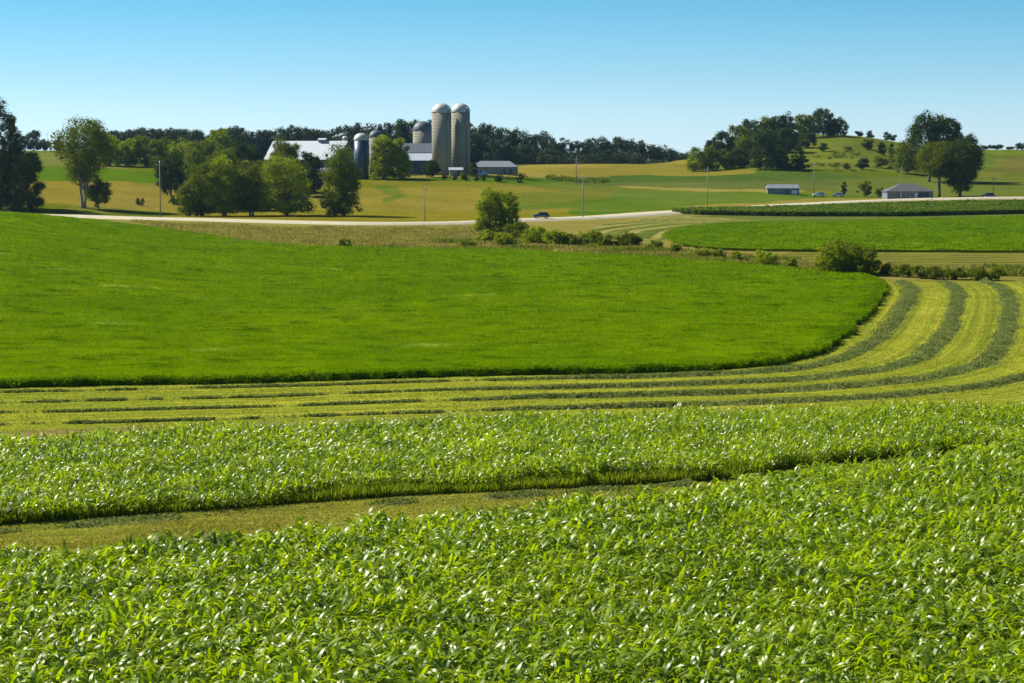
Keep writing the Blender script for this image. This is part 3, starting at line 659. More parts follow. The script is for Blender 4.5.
T("broadleaf_tree", "dark low tree at the foot of the left twin silo", "tree", 432, 782, 160, 20, 'dark', 'round', .02, seed=152, clump=16)
T("broadleaf_tree", "small dark tree between the right twin silo and the long low shed", "tree", 473, 786, 163, 10, 'dark', 'round', .02, seed=153, clump=12)
# hill trees, right
ht = [(695, 960, 147, 22, 'light', 'round', "bright green tree at the left foot of the wooded hill"), (709, 965, 146, 22, 'mid', 'round', "second tree from the left at the foot of the wooded hill"),
      (712, 1040, 138, 22, 'dark', 'round', "dark tree above the bright one at the hill's left foot"), (724, 1050, 131, 24, 'dark', 'round', "dark tree third up the hill's left slope"),
      (724, 970, 149, 20, 'mid', 'round', "mid green tree beneath the dark slope trees"), (738, 975, 148, 24, 'dark', 'round', "dark low tree at the middle of the hill's left foot"),
      (737, 1080, 125, 24, 'mid', 'round', "olive tree on the left shoulder of the hill"), (750, 1090, 119, 26, 'dark', 'round', "dark rounded tree near the top of the left shoulder"),
      (747, 1010, 135, 26, 'mid', 'round', "mid green tree halfway down the left slope"), (766, 1100, 116, 28, 'mid', 'round', "olive tree on the crest left of the darkest crown"),
      (765, 950, 129, 34, 'dark', 'tall', "largest dark tree standing at the front of the hill's foot"), (783, 1100, 112, 30, 'dark', 'round', "very dark broad tree on the crest"),
      (784, 1040, 128, 26, 'dark', 'round', "dark tree just below the crest's darkest crown"), (801, 1120, 114, 26, 'mid', 'round', "tree on the crest between the dark crown and the tall pair"),
      (822, 1130, 108, 28, 'dark', 'tall', "tallest tree at the right end of the crest wood"), (836, 1135, 117, 20, 'dark', 'round', "rightmost shorter tree of the crest wood"),
      (782, 955, 150, 16, 'dark', 'cone', "narrow dark tree right of the large front tree"), (798, 950, 145, 18, 'dark', 'cone', "pointed dark evergreen standing apart at the hill's foot"),
      (757, 1060, 126, 26, 'dark', 'round', "dark tree filling the gap behind the large front tree"), (806, 1060, 132, 20, 'dark', 'round', "low dark tree below the crest above the pointed evergreen")]
for i, (u, Y, vt, w, m_, sh, lb) in enumerate(ht): T("hill_tree", lb, "tree", u, Y, vt, w, m_, 'bushy' if sh == 'round' else sh, .0, seed=200 + i, clump=26, group="trees of the wooded hill")
st = [(822, 1040, 143, 9, 'dark', "small tree alone below the crest wood"), (846, 1050, 148, 9, 'mid', "pale small tree on the open hillside, left of the pair"), (866, 1060, 139, 12, 'dark', "taller young tree highest on the open hillside"),
      (880, 1040, 142, 9, 'dark', "narrow young tree right of the taller one on the hillside"), (890, 1045, 143, 8, 'mid', "slim young tree before the dark wood on the hillside"), (861, 960, 158, 14, 'dark', "dark round small tree low on the hillside"),
      (880, 975, 157, 14, 'mid', "small tree low on the hillside next to the dark round one"), (893, 985, 156, 18, 'mid', "bushy small tree low on the hillside before the wood"), (845, 958, 163, 8, 'mid', "lowest shrubby tree on the left of the open hillside")]
for i, (u, Y, vt, w, m_, lb) in enumerate(st): T("hill_tree", lb, "tree", u, Y, vt, w, m_, 'tall', .05, seed=240 + i, clump=14, group="young trees on the open hillside")
T("hill_tree", "dark tree left of the great trees behind the hip roofed house", "tree", 906, 950, 138, 28, 'mid', 'tall', .03, seed=260)
T("broadleaf_tree", "tall dark tree rising highest behind the house", "tree", 928, 900, 112, 44, 'dark', 'round', .12, seed=261, clump=40)
T("broadleaf_tree", "dark tree behind the great roadside tree, right of the highest crown", "tree", 950, 905, 118, 24, 'dark', 'tall', .1, seed=262)
T("broadleaf_tree", "dark low tree furthest right behind the great roadside trees", "tree", 966, 880, 134, 26, 'dark', 'round', .1, seed=263)
T("broadleaf_tree", "great broad tree with bright left side beside the house", "tree", 938, 768, 141, 48, 'mid', 'round', .34, seed=264, clump=44, tr=1.5)
T("broadleaf_tree", "very dark great tree with leaves almost to the ground, right of the broad one", "tree", 959, 764, 139, 44, 'dark', 'vase', .08, seed=265, clump=44, tr=1.4)
sm = [(843, 790, 182, 6, 'dark', 'tall', "small dark upright tree left of the house"), (864, 785, 181, 15, 'mid', 'round', "round small tree left of the house"), (879, 780, 187, 10, 'mid', 'round', "low bush touching the house's left end")]
for i, (u, Y, vt, w, m_, sh, lb) in enumerate(sm): T("yard_tree", lb, "tree", u, Y, vt, w, m_, sh, .08, seed=270 + i, clump=12)
# distant skyline trees
sk = [(22, 1075, 134, 16, "hazy tree on the left skyline nearest the tall dark trees"), (36, 1080, 130, 18, "hazy tree in the middle of the left skyline group"), (48, 1085, 139, 12, "smallest hazy tree on the left skyline"),
      (62, 1085, 141, 12, "hazy low tree on the left skyline behind the pale trunked tree"), (148, 1120, 128, 26, "haze-tinted tree showing above the left tree row"), (178, 1120, 129, 24, "haze-tinted tree above the row's fourth crown"), (237, 1120, 126, 24, "haze-tinted feathery tree above the back row right of its highest top")]
for i, (u, Y, vt, w, lb) in enumerate(sk): T("distant_tree", lb, "tree", u, Y, vt, w, 'grey', 'bushy', .0, seed=300 + i, clump=22, gap=.05)
for i, (u, vt, w, lb) in enumerate([(857, 131, 9, "tiny tree on the bare hilltop skyline, leftmost"), (868, 130.5, 9, "tiny tree on the bare hilltop skyline, middle"), (888, 132, 13, "small tree group on the skyline at the hill's right slope")]):
    T("distant_tree", lb, "tree", u, 1210, vt, w, 'grey', 'bushy', .0, seed=320 + i, clump=10, gap=.2)
for i, (u, w, vt) in enumerate([(985, 14, 145), (996, 12, 144.5), (1008, 10, 146.5), (1020, 14, 142.5), (1036, 16, 143)]):
    T("distant_tree", ["leftmost tree of the far right skyline", "second tree of the far right skyline", "lowest tree of the far right skyline", "round tree on the skyline near the right edge", "skyline tree at the right edge of the view"][i], "tree", u, 1345, vt, w, 'dark', 'round', .02, seed=330 + i, clump=10)

def scrub(name, P, n_, mat, seed):
    rs = np.random.default_rng(seed); q = scatter_poly(P, n_, rs); q = q[vnoise(q[:, 0] , q[:, 1], 24, seed) * .6 + vnoise(q[:, 0], q[:, 1], 8, seed + 1) * .5 > .6]; V = []; Fc = []; b = 0
    for p in q:
        k = int(rs.integers(25, 60)); r_ = rs.uniform(.8, 2.2); d = rs.normal(size=(k, 3)); d /= np.linalg.norm(d, axis=1)[:, None]; d[:, 2] = np.abs(d[:, 2])
        cn = np.array([p[0], p[1], float(height(p[0], p[1]))]) + d * r_ * np.array([1.3, 1.3, .9]) * rs.random((k, 1)) ** .4
        v_, f_ = quads_from(cn, d + rs.normal(size=(k, 3)) * .5, .7 * (.6 + rs.random(k)), .6, rs); V.append(v_); Fc.append(f_ + b); b += len(v_)
    return np_mesh(name, np.vstack(V), np.vstack(Fc), mat)
o = scrub("hill_scrub", wpoly([(690, 169), (740, 168), (830, 172), (940, 172), (985, 160), (960, 153), (900, 149), (850, 141), (815, 141), (790, 150), (740, 158), (700, 162)]), 420, LEAF['mid'], 77); tag(o, "low scrub and weeds scattered over the open hillside", "scrub", kind="stuff")
o = scrub("field_margin_scrub", wpoly([(400, 180), (440, 176), (530, 176.5), (620, 180), (620, 183), (530, 180.5), (470, 180), (400, 182)]), 260, LEAF['mid'], 78); tag(o, "rough weeds along the field margin below the farm", "scrub", kind="stuff")

# --- the far wood behind the farm: one mass
sky_u = [-60, 0, 60, 100, 140, 175, 205, 237, 262, 290, 320, 350, 380, 400, 430, 470, 500, 540, 570, 585, 605, 625, 640, 655, 670, 684]
sky_v = [146, 149, 144, 133, 130, 130, 131, 129, 132, 127, 131, 126, 124, 122, 121, 122, 127, 132, 140, 142, 138, 138, 144, 148, 148, 153]
def wood(name, us, yoff, mat, seed, lift, dens=2.0):
    rs = np.random.default_rng(seed); V = []; Fc = []; b = 0
    for u in us:
        Y = yoff + rs.uniform(-15, 15); uu = u + rs.uniform(-3, 3); xy = at(uu, Y); gz = float(height(*xy)); vt = np.interp(uu, sky_u, sky_v) + lift + rs.uniform(-2.5, 3)
        H = CZ + float(tanel(vt)) * Y - gz; w = rs.uniform(19, 29) / F * Y
        v_, f_, _, _ = crown_data(rs, w, H * .99, 'bushy', -3, .6, dens, 24)
        V.append(v_ + np.array([xy[0], xy[1], gz])); Fc.append(f_ + b); b += len(v_)
    o = np_mesh(name, np.vstack(V), np.vstack(Fc), mat); return o
LEAF['wood'] = leaf_mat("wood_foliage", (0.02, 0.036, 0.012), (0.05, 0.075, 0.02), .2, .7, .15, .08)
o = wood("far_wood", list(np.arange(100, 690, 9)) + list(np.arange(104, 400, 14)), 1120, LEAF['wood'], 71, -6); tag(o, "long dark wood on the skyline behind the farm", "wood", kind="stuff")
o = wood("wood_edge", list(np.arange(420, 680, 10)), 1085, LEAF['wood'], 72, 6); tag(o, "front rank of the dark wood along the far field edge", "wood", kind="stuff")

# --- shrubs by the ditch
T("willow_shrub", "tall bright green willow beside the road, left of the dark car", "tree", 490, 480, 187, 32, 'light', 'bushy', .0, seed=400, clump=34, trunks=3, dens=3)
T("willow_shrub", "shorter willow joined to the right side of the tall one", "tree", 508, 484, 191, 26, 'light', 'bushy', .0, seed=401, clump=26, trunks=2)
bs = [(486, 428, 229, 24, 'light', "low shrub at the foot of the tall willow"), (519, 440, 222, 28, 'mid', "dark leafy shrub right below the shorter willow"), (504, 412, 232, 24, 'light', "yellow green shrub in the ditch below the willows"), (536, 418, 227, 30, 'light', "bright shrub in the ditch below the dark car"),
      (556, 414, 229, 26, 'light', "wide light shrub in the ditch right of the bright one"), (574, 412, 234, 22, 'mid', "low shrub in the middle of the ditch clump"), (590, 416, 230, 26, 'light', "light shrub towards the right of the ditch clump"), (607, 410, 234, 20, 'mid', "small shrub left of the round dark one"),
      (628, 410, 231, 28, 'mid', "round dark shrub at the right end of the ditch clump"), (655, 395, 243, 18, 'mid', "tiny shrub right of the round dark one"), (468, 408, 239, 20, 'mid', "small weedy shrub left of the willow's foot"), (700, 368, 247, 28, 'yellow', "yellow flowering shrub in the ditch"),
      (719, 362, 252, 14, 'mid', "small green shrub beside the yellow one"), (766, 342, 250, 24, 'light', "small green shrub between the yellow shrub and the big round bush"), (738, 352, 255, 12, 'light', "tiny weed bush in the ditch right of the yellow shrub"),
      (345, 402, 245, 12, 'mid', "leftmost low weed bush along the far alfalfa edge"), (790, 335, 258, 14, 'light', "weedy tuft just left of the big round bush"), (676, 380, 250, 14, 'mid', "low weed bush left of the yellow shrub")]
for i, (u, Y, vt, w, m_, lb) in enumerate(bs): T("ditch_shrub", lb, "shrub", u, Y, vt, w, m_, 'bushy', .0, seed=420 + i, clump=16, lsize=.3, group="shrubs along the ditch")
T("round_bush", "big round dense bush standing alone at the ditch, before the second alfalfa field", "shrub", 838, 318, 238, 46, 'light', 'bushy', .0, seed=450, clump=40, lsize=.26, dens=3.4)  # lighter leaves here paint in the bush's sunlit left side
T("round_bush", "lower half of the big bush on its right side, shade painted in darker leaves", "shrub", 862, 316, 244, 36, 'mid', 'bushy', .0, seed=451, clump=34, lsize=.26, dens=3.4)
for i, (u, Y, vt, w) in enumerate([(903, 312, 271.5, 24), (921, 308, 273.5, 20), (936, 306, 272.5, 26), (957, 305, 271.5, 26), (977, 304, 273, 24), (996, 303, 274.5, 20), (887, 316, 271, 14)]):
    T("ditch_shrub", ["low weed bush right of the big round bush, second from it", "third low weed bush right of the big round bush", "fourth low weed bush right of the big round bush", "fifth low weed bush right of the big round bush", "sixth low weed bush right of the big round bush", "last low weed bush before the right edge", "tiny weed bush touching the big round bush's right side"][i],
      "shrub", u, Y, vt, w, 'mid', 'bushy', 0, seed=460 + i, clump=12, lsize=.24, group="shrubs along the ditch")
for i, u in enumerate([445, 455, 464, 477, 484, 499, 520]):
    T("field_shrub", ["first small dark shrub below the left twin silo", "second small dark shrub, below the gap of the twin silos", "third small dark shrub, below the right twin silo", "fourth small dark shrub, below the pale parked truck", "fifth small dark shrub, right below the parked truck", "sixth small dark shrub, below the long low shed", "last small dark shrub right of the long low shed"][i],
      "shrub", u, 765, 174.5, [6, 5, 7, 6, 4, 9, 7][i], 'dark', 'dome', 0, seed=480 + i, clump=8, group="row of shrubs below the farm")
T("field_shrub", "small lone bush in the tan field right of the pale trunked tree", "shrub", 141, 655, 198, 9, 'mid', 'dome', 0, seed=490, clump=8)
T("field_shrub", "small dark bush under the dark round tree at left", "shrub", 176, 668, 195, 14, 'mid', 'dome', 0, seed=491, clump=8)

# ------------------------------------------------------------------ farm buildings
m_conc = plain("silo_concrete", (0.27, 0.255, 0.195), .85, .12, .6, spec=.2, mapscale=(1, 1, 2.5))
m_steel = plain("silo_dome_steel", (0.5, 0.5, 0.46), .55, .1, 1.2, metal=.15)
m_blue = plain("blue_steel", (0.035, 0.07, 0.12), .4, .2, .8, spec=.5)
m_whiteroof = plain("white_roof_steel", (0.40, 0.45, 0.50), .5, .06, .5, spec=.5, mapscale=(3, .3, .3))
m_grayroof = plain("grey_roof_steel", (0.20, 0.22, 0.235), .5, .12, .6, spec=.4, mapscale=(3, .3, .3))
m_darkroof = plain("dark_roof", (0.08, 0.10, 0.12), .6, .2, .8)
m_shingle = plain("roof_shingle", (0.115, 0.125, 0.125), .85, .22, 2.0, spec=.15)
m_wallgrey = plain("grey_siding", (0.17, 0.20, 0.21), .7, .08, .7, mapscale=(.3, .3, 4))
m_walldark = plain("weathered_barn_wood", (0.12, 0.11, 0.10), .85, .25, .8, mapscale=(4, 4, .3))
m_wallwhite = plain("white_siding", (0.22, 0.24, 0.26), .6, .06, .7, mapscale=(.3, .3, 4))
m_glass = plain("window_glass", (0.02, 0.025, 0.03), .08, .1, 1, spec=.8)
m_trim = plain("white_trim", (0.75, 0.75, 0.73), .5, .05, 1)
m_doord = plain("dark_door", (0.05, 0.06, 0.07), .6, .2, 1)
def silo(label, u, Y, vtop, wpx, wallm, domem, name="tower_silo", hoops=True, group=None, ladder=True):
    xy = at(u, Y); gz = float(height(*xy)); H = CZ + float(tanel(vtop)) * Y - gz; r = wpx / F * Y / 2
    root = empty(name, (xy[0], xy[1], gz)); tag(root, label, "silo", group); k = 40; hb = H - r * .92
    b = MB(); b.tube([(0, 0, -.5), (0, 0, hb)], [r, r], k); b.build("wall", wallm, root, True).data.polygons.foreach_get
    if hoops:
        h = MB(); z = 1.0
        while z < hb - .3:
            h.tube([(0, 0, z - .035), (0, 0, z + .035)], [r + .045, r + .045], k); z += 1.25
        h.build("hoop_band", plain("band_steel", (0.3, 0.29, 0.26), .6, .2, 1), root)
    d = MB(); pts = []; rr = []
    for i in range(9):
        t = i / 8 * math.pi / 2; pts.append((0, 0, hb + r * .92 * math.sin(t))); rr.append(max(.02, (r + .12) * math.cos(t)))
    d.tube([(0, 0, hb - .25)] + pts, [r + .12] + rr, k); d.build("dome", domem, root, True)
    if ladder:
        c_ = MB(); cxx = r * .72; cy = -math.sqrt(r * r - cxx * cxx) - .35
        c_.tube([(cxx, cy, 1.5), (cxx, cy, hb + .6)], [.38, .38], 12); c_.build("chute", wallm, root, True)
        q = MB(); q.tube([(cxx, cy + .3, hb + .6), (cxx, cy + .6, hb + 1.7)], [.6, .3], 12); q.build("chute_hood", domem, root, True)
    return root
silo("left one of the two tall concrete silos with a pale metal dome", 442, 800, 103, 19.5, m_conc, m_steel, group="twin concrete silos")
silo("right one of the two tall concrete silos with a pale metal dome", 461, 806, 103, 18.5, m_conc, m_steel, group="twin concrete silos")
silo("shorter concrete silo partly hidden behind the left twin silo", 423.5, 845, 121, 20, m_conc, m_darkroof, hoops=True, ladder=False)
silo("dark blue steel silo at the right end of the white roofed barn", 362, 775, 133, 14.5, m_blue, m_steel, hoops=False, ladder=False)
silo("concrete silo hidden to its pale left edge behind the farm tree", 377, 800, 130, 14, m_conc, m_darkroof, hoops=True, ladder=False)
silo("very slim silo peeping above the right end of the barn roof", 346, 835, 136, 5.5, m_conc, m_steel, hoops=False, ladder=False)

def building(name, label, cat, u, Y, yaw, L, D, hw, hr, wallm, roofm, hip=0, over=.4, windows=(), doors=(), gz=None, ends=True):
    """L along local x, D deep, wall height hw, ridge height hr above the eaves; front is local -y"""
    xy = at(u, Y); g_ = float(height(*xy)) if gz is None else gz
    root = empty(name, (xy[0], xy[1], g_), yaw); tag(root, label, cat)
    w = MB(); hx, hy = L / 2, D / 2
    if hip: w.box(-hx, -hy, -.8, hx, hy, hw)
    else:
        w.add([(-hx, -hy, -.8), (hx, -hy, -.8), (hx, hy, -.8), (-hx, hy, -.8), (-hx, -hy, hw), (hx, -hy, hw), (hx, hy, hw), (-hx, hy, hw), (-hx, 0, hw + hr), (hx, 0, hw + hr)],
              [(0, 1, 5, 4), (2, 3, 7, 6), (1, 2, 6, 9, 5), (3, 0, 4, 8, 7), (0, 3, 2, 1)])
    w.build("wall", wallm, root)
    r = MB(); ox = hx + over; oy = hy + over; dz = over * hr / hy; e = hw - dz + .04; t = .18; rx = ox - hip
    top = hw + hr + .04
    A_ = [(-ox, -oy, e), (ox, -oy, e), (ox, oy, e), (-ox, oy, e), (-rx, 0, top), (rx, 0, top)]
    B_ = [(p[0], p[1], p[2] + t) for p in A_]
    r.add(A_ + B_, [(6, 7, 11, 10), (8, 9, 10, 11), (7, 8, 11), (9, 6, 10), (0, 4, 5, 1), (2, 5, 4, 3), (1, 5, 2), (3, 4, 0), (0, 1, 7, 6), (1, 2, 8, 7), (2, 3, 9, 8), (3, 0, 6, 9)] if hip else
          [(6, 7, 11, 10), (8, 9, 10, 11), (0, 4, 5, 1), (2, 5, 4, 3), (0, 1, 7, 6), (2, 3, 9, 8), (1, 5, 11, 7), (5, 2, 8, 11), (3, 4, 10, 9), (4, 0, 6, 10)])
    r.build("roof", roofm, root)
    for (wx, wz, ww, wh) in windows:
        f_ = MB(); a = .09
        f_.box(wx - ww / 2 - a, -hy - .05, wz - a, wx + ww / 2 + a, -hy - .002, wz); f_.box(wx - ww / 2 - a, -hy - .05, wz + wh, wx + ww / 2 + a, -hy - .002, wz + wh + a)
        f_.box(wx - ww / 2 - a, -hy - .05, wz, wx - ww / 2, -hy - .002, wz + wh); f_.box(wx + ww / 2, -hy - .05, wz, wx + ww / 2 + a, -hy - .002, wz + wh)
        f_.box(wx - .03, -hy - .045, wz, wx + .03, -hy - .02, wz + wh)
        fo = f_.build("window", m_trim, root); MB().box(wx - ww / 2, -hy - .018, wz, wx + ww / 2, -hy - .003, wz + wh).build("pane", m_glass, fo)
    for (dx, dw, dh, dm) in doors:
        f_ = MB(); f_.box(dx - dw / 2, -hy - .06, .02, dx + dw / 2, -hy - .003, dh)
        for k in range(1, 4): f_.box(dx - dw / 2 + .08, -hy - .09, dh * k / 4 - .03, dx + dw / 2 - .08, -hy - .061, dh * k / 4 + .03)
        do = f_.build("door", dm, root); MB().box(dx - .12, -hy - .13, 1.0, dx + .12, -hy - .092, 1.08).build("handle", m_trim, do)
    return root
bz = float(height(*at(310, 800)))
zr = CZ + float(tanel(141.5)) * 800; ze = CZ + float(tanel(159)) * 790
barn = building("barn", "long white metal roofed barn half hidden behind the roadside trees", "barn", 311, 796, R(-23), 33, 14, ze - bz, zr - ze, m_walldark, m_whiteroof, windows=[(k, 1.6, 1.3, 1.0) for k in (-12, -8, -4, 0, 4, 8, 12)], doors=[(14.3, 3, 3.2, m_doord)], gz=bz)
cu = MB(); hr_ = zr - bz; cu.box(4.2, -.8, hr_ - .3, 7.2, .8, hr_ + .7); cu.build("cupola", m_wallwhite, barn)
cr = MB(); cr.add([(3.9, -1.1, hr_ + .65), (7.5, -1.1, hr_ + .65), (7.5, 1.1, hr_ + .65), (3.9, 1.1, hr_ + .65), (3.9, 0, hr_ + 1.3), (7.5, 0, hr_ + 1.3)], [(0, 1, 5, 4), (2, 3, 4, 5), (1, 2, 5), (3, 0, 4), (0, 3, 2, 1)]); cr.build("cupola_roof", m_whiteroof, barn)
building("milk_house", "small white walled annex under the barn's right end", "barn annex", 325, 770, R(-23), 12, 6, 3.0, 1.6, m_wallwhite, m_grayroof, windows=[(-3, 1.1, 1.2, 1), (0, 1.1, 1.2, 1), (3, 1.1, 1.2, 1)])
building("farm_shed", "low gabled shed with a pale roof left of the twin silos", "shed", 421, 805, R(-8), 9.5, 9, 5.6, 2.6, m_blue, m_whiteroof, windows=[(-2.5, 1.5, 1, 1)], doors=[(1.5, 3.2, 3.2, m_doord)])
building("farm_shed", "taller dark roofed shed behind the pale gabled one", "shed", 420, 825, R(-6), 13, 12, 8.3, 3.6, m_walldark, m_darkroof, windows=[(-3, 4, 1, 1), (3, 4, 1, 1)])
building("feed_room", "tiny pale roofed room between the bases of the twin silos", "feed room", 456, 791, R(4), 5.0, 4, 2.4, .8, m_wallgrey, m_whiteroof, windows=[(-1.2, 1.0, .8, .8)], doors=[(.9, 1, 2, m_doord)])
building("long_shed", "long low pale shed with a light metal roof right of the silos", "shed", 495, 822, R(-3), 18.5, 9, 2.9, 2.2, m_wallgrey, m_grayroof, hip=3.6, windows=[(-5.5, 1, 1.1, .9), (-1.5, 1, 1.1, .9)], doors=[(4.2, .9, 2.0, m_doord), (6.6, .9, 2.0, m_doord)])
building("ranch_house", "single storey grey house with a hip roof beside the great trees", "house", 906.5, 765, R(2), 17.6, 9, 2.75, 2.7, m_wallgrey, m_shingle, hip=6.6, windows=[(-6.2, 1.0, 1.1, 1.2), (-.9, .9, 1.0, 1.3), (.5, .9, 1.0, 1.3)], doors=[(2.3, 1.0, 2.1, m_trim), (5.1, 4.0, 2.3, m_doord)])
building("pole_shed", "small grey blue shed standing alone in the right middle field", "shed", 782, 792, R(-3), 12.4, 7, 2.3, 1.3, m_wallgrey, m_grayroof, hip=.8, windows=[(-1.8, 1.0, .9, .8)], doors=[(1.4, 1.1, 1.9, m_doord), (4.4, 2.2, 1.5, m_trim)])

# ------------------------------------------------------------------ utility poles
m_pole = plain("weathered_pole", (0.26, 0.24, 0.21), .9, .2, 2, mapscale=(4, 4, .4))
m_ins = plain("insulator", (0.5, 0.5, 0.5), .3, .1, 2)
def pole(label, u, Y, vtop, arm=True, r=.15):
    xy = at(u, Y); gz = float(height(*xy)); H = CZ + float(tanel(vtop)) * Y - gz
    root = empty("utility_pole", (xy[0], xy[1], gz), R(8)); tag(root, label, "utility pole", "utility poles across the valley")
    MB().tube([(0, 0, -.5), (0, 0, H)], [r * 1.15, r * .8], 10).build("post", m_pole, root, True)
    if arm:
        a = MB(); a.box(-1.1, -.2 - r, H - .85, 1.1, -r * .8 - .02, H - .7); a.build("crossarm", m_pole, root)
        for x_ in (-.95, .95, 0):
            MB().tube([(x_, -r - .1, H - .7 if x_ else H - .01), (x_, -r - .1 if x_ else 0, H - .45 if x_ else H + .22)], [.07, .05], 8).build("insulator", m_ins, root)
    return root
pole("pole left of the dark round tree, nearest the left tan field", 161, 596, 162, r=.16)
pole("lower pole in the tan field before the twin silos", 425, 560, 187, r=.12)
pole("tall pole standing right of the dark car", 583, 578, 175, r=.18)
pole("fainter farther pole just left of the tall one behind the car", 576, 800, 158, r=.17)
pole("pole where the gravel road disappears behind the corn", 707, 660, 168, r=.14)
pole("pole right of the lone grey blue shed", 813, 770, 163, r=.14)
pole("pole in front of the hip roofed house", 900, 745, 167, r=.14)
pole("rightmost pole beside the dark parked vehicle", 992, 760, 177, r=.12)

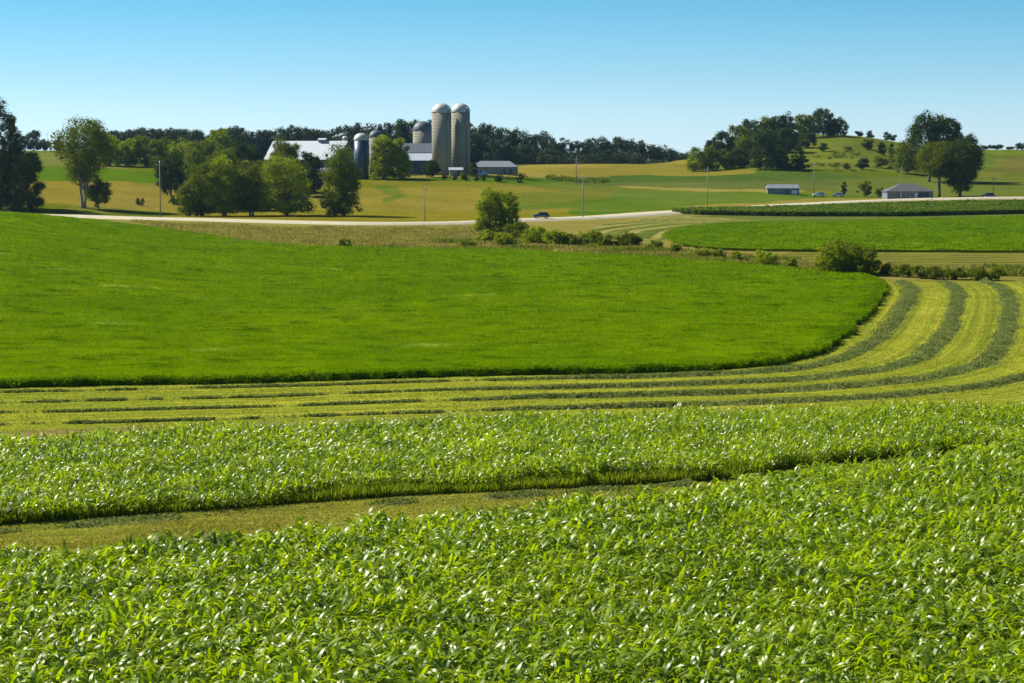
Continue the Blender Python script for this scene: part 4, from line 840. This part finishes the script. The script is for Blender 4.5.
# ------------------------------------------------------------------ vehicles
m_rub = plain("tyre_rubber", (0.02, 0.02, 0.02), .8, .2, 5); m_rim = plain("wheel_rim", (0.5, 0.5, 0.52), .3, .1, 5, metal=.8)
m_lamp = plain("lamp_lens", (0.7, 0.7, 0.66), .1, .05, 4); m_red = plain("tail_lamp", (0.35, 0.02, 0.02), .2, .1, 4)
def vehicle(name, label, cat, u, Y, yaw, col, kind='suv', lift=.62, vroad=None):
    xy = at(u, Y); gz = float(height(*xy)) + lift
    root = empty(name, (xy[0], xy[1], gz), yaw); tag(root, label, cat)
    paint_ = plain("car_paint_" + cat.replace(' ', '_'), col, .25, .05, 1, spec=.7)
    W = .92
    if kind == 'suv':
        prof_ = [(-2.3, .45), (-2.35, .9), (-2.2, 1.05), (-1.15, 1.15), (2.25, 1.12), (2.35, .8), (2.3, .4)]
        cab = [(-1.15, 1.14), (-.45, 1.72), (1.75, 1.74), (2.2, 1.12)]
    else:
        prof_ = [(-2.7, .5), (-2.75, .95), (-2.6, 1.1), (-1.5, 1.18), (2.7, 1.18), (2.75, .8), (2.7, .45)]
        cab = [(-1.5, 1.17), (-.85, 1.8), (.75, 1.82), (.95, 1.17)]
    def ext(pr_, w0, w1, zt):
        b = MB(); n_ = len(pr_); vs = []
        for s_ in (-1, 1):
            for (x_, z_) in pr_: vs.append((x_, s_ * (w0 + (w1 - w0) * (1 if z_ > zt else 0)), z_))
        fs = [tuple(range(n_))[::-1], tuple(range(n_, 2 * n_))] + [(i, (i + 1) % n_, (i + 1) % n_ + n_, i + n_) for i in range(n_)]
        return b.add(vs, fs)
    bd = ext(prof_, W, W * .97, 1.0)
    if kind != 'suv': pass
    bd.build("body", paint_, root, bevel=.06)
    ext(cab, W * .95, W * .78, 1.5).build("cabin", paint_, root, bevel=.04)
    # windows
    zc0, zc1 = 1.2, 1.64
    def lerp(a, b, t): return a + (b - a) * t
    for s_ in (-1, 1):
        y0, y1 = s_ * (W * .95 + .004), s_ * (W * .78 + .02)
        xa, xb = cab[0][0] + .28, cab[3][0] - .2; xc, xd = cab[1][0] + .12, cab[2][0] - .12; xm = (xa + xb) / 2
        for (p, q, p2, q2) in ((xa, xm - .05, xc, xm - .05), (xm + .05, xb, xm + .05, xd)):
            ya, yb = y0 + (y1 - y0) * .05, y0 + (y1 - y0) * .86
            MB().add([(p, ya, zc0), (q, ya, zc0), (q2, yb, zc1), (p2, yb, zc1), (p, ya + s_ * .03, zc0), (q, ya + s_ * .03, zc0), (q2, yb + s_ * .03, zc1), (p2, yb + s_ * .03, zc1)],
                     [(0, 1, 2, 3), (4, 7, 6, 5), (0, 4, 5, 1), (1, 5, 6, 2), (2, 6, 7, 3), (3, 7, 4, 0)]).build("side_window", m_glass, root)
    f0, f1 = cab[0], cab[1]
    MB().add([(f0[0] + .08, -.75, 1.2), (f0[0] + .08, .75, 1.2), (f1[0] - .1, .62, 1.66), (f1[0] - .1, -.62, 1.66), (f0[0] + .02, -.75, 1.22), (f0[0] + .02, .75, 1.22), (f1[0] - .14, .62, 1.68), (f1[0] - .14, -.62, 1.68)],
             [(0, 1, 2, 3), (4, 7, 6, 5), (0, 4, 5, 1), (1, 5, 6, 2), (2, 6, 7, 3), (3, 7, 4, 0)]).build("windscreen", m_glass, root)
    wb = 1.45 if kind == 'suv' else 1.75
    for x_ in (-wb, wb):
        for s_ in (-1, 1):
            wh = MB(); wh.tube([(x_, s_ * (W - .2), .37), (x_, s_ * (W + .03), .37)], [.37, .37], 18); wo = wh.build("wheel", m_rub, root, True)
            MB().tube([(x_, s_ * (W + .031), .37), (x_, s_ * (W + .05), .37)], [.22, .2], 14).build("rim", m_rim, wo)
    xf = prof_[1][0]; xr = prof_[-2][0]
    for s_ in (-1, 1):
        MB().box(xf - .02, s_ * .72 - .14, .78, xf + .06, s_ * .72 + .14, .93).build("headlight", m_lamp, root)
        MB().box(xr - .06, s_ * .76 - .1, .82, xr + .04, s_ * .76 + .1, 1.02).build("tail_light", m_red, root)
    return root
carY = float(np.interp(at(541, 562)[0], ROAD[:, 0], ROAD[:, 1])) - 1.5
vehicle("dark_car", "dark blue grey sport utility car driving on the gravel road", "car", 541, carY, R(4), (0.03, 0.045, 0.06), 'suv', .6)
vehicle("parked_truck", "pale pickup truck parked before the long low shed", "pickup truck", 482, 795, R(-12), (0.72, 0.74, 0.75), 'pickup', 0)
vehicle("parked_car", "white car parked right of the lone shed, by the pole", "white car", 818, 783, R(10), (0.7, 0.72, 0.74), 'suv', 0)
vehicle("parked_car", "pale car parked left of the small dark upright tree", "silver car", 837, 785, R(-20), (0.5, 0.52, 0.52), 'suv', 0)
ry = float(np.interp(at(987, 760)[0], ROAD[:, 0], ROAD[:, 1]))
vehicle("parked_truck", "dark vehicle parked at the far right end of the road", "dark van", 987, ry + 9, R(3), (0.03, 0.04, 0.045), 'suv', 0)
print("road at car", carY, "right", ry)

# ------------------------------------------------------------------ the air
hz = MB().box(-1900, -90, -30, 1900, 3300, 62).build("haze", bpy.data.materials.new("haze")); tag(hz, "thin blue summer haze over the valley", "haze", kind="stuff")
hm = hz.data.materials[0]; hm.use_nodes = True; hn = hm.node_tree; hn.nodes.remove(hn.nodes["Principled BSDF"])
pv = hn.nodes.new("ShaderNodeVolumePrincipled"); pv.inputs["Color"].default_value = (0.45, 0.75, 1.0, 1); pv.inputs["Density"].default_value = 0.00003; pv.inputs["Anisotropy"].default_value = 0.3
hn.links.new(pv.outputs[0], hn.nodes["Material Output"].inputs["Volume"])
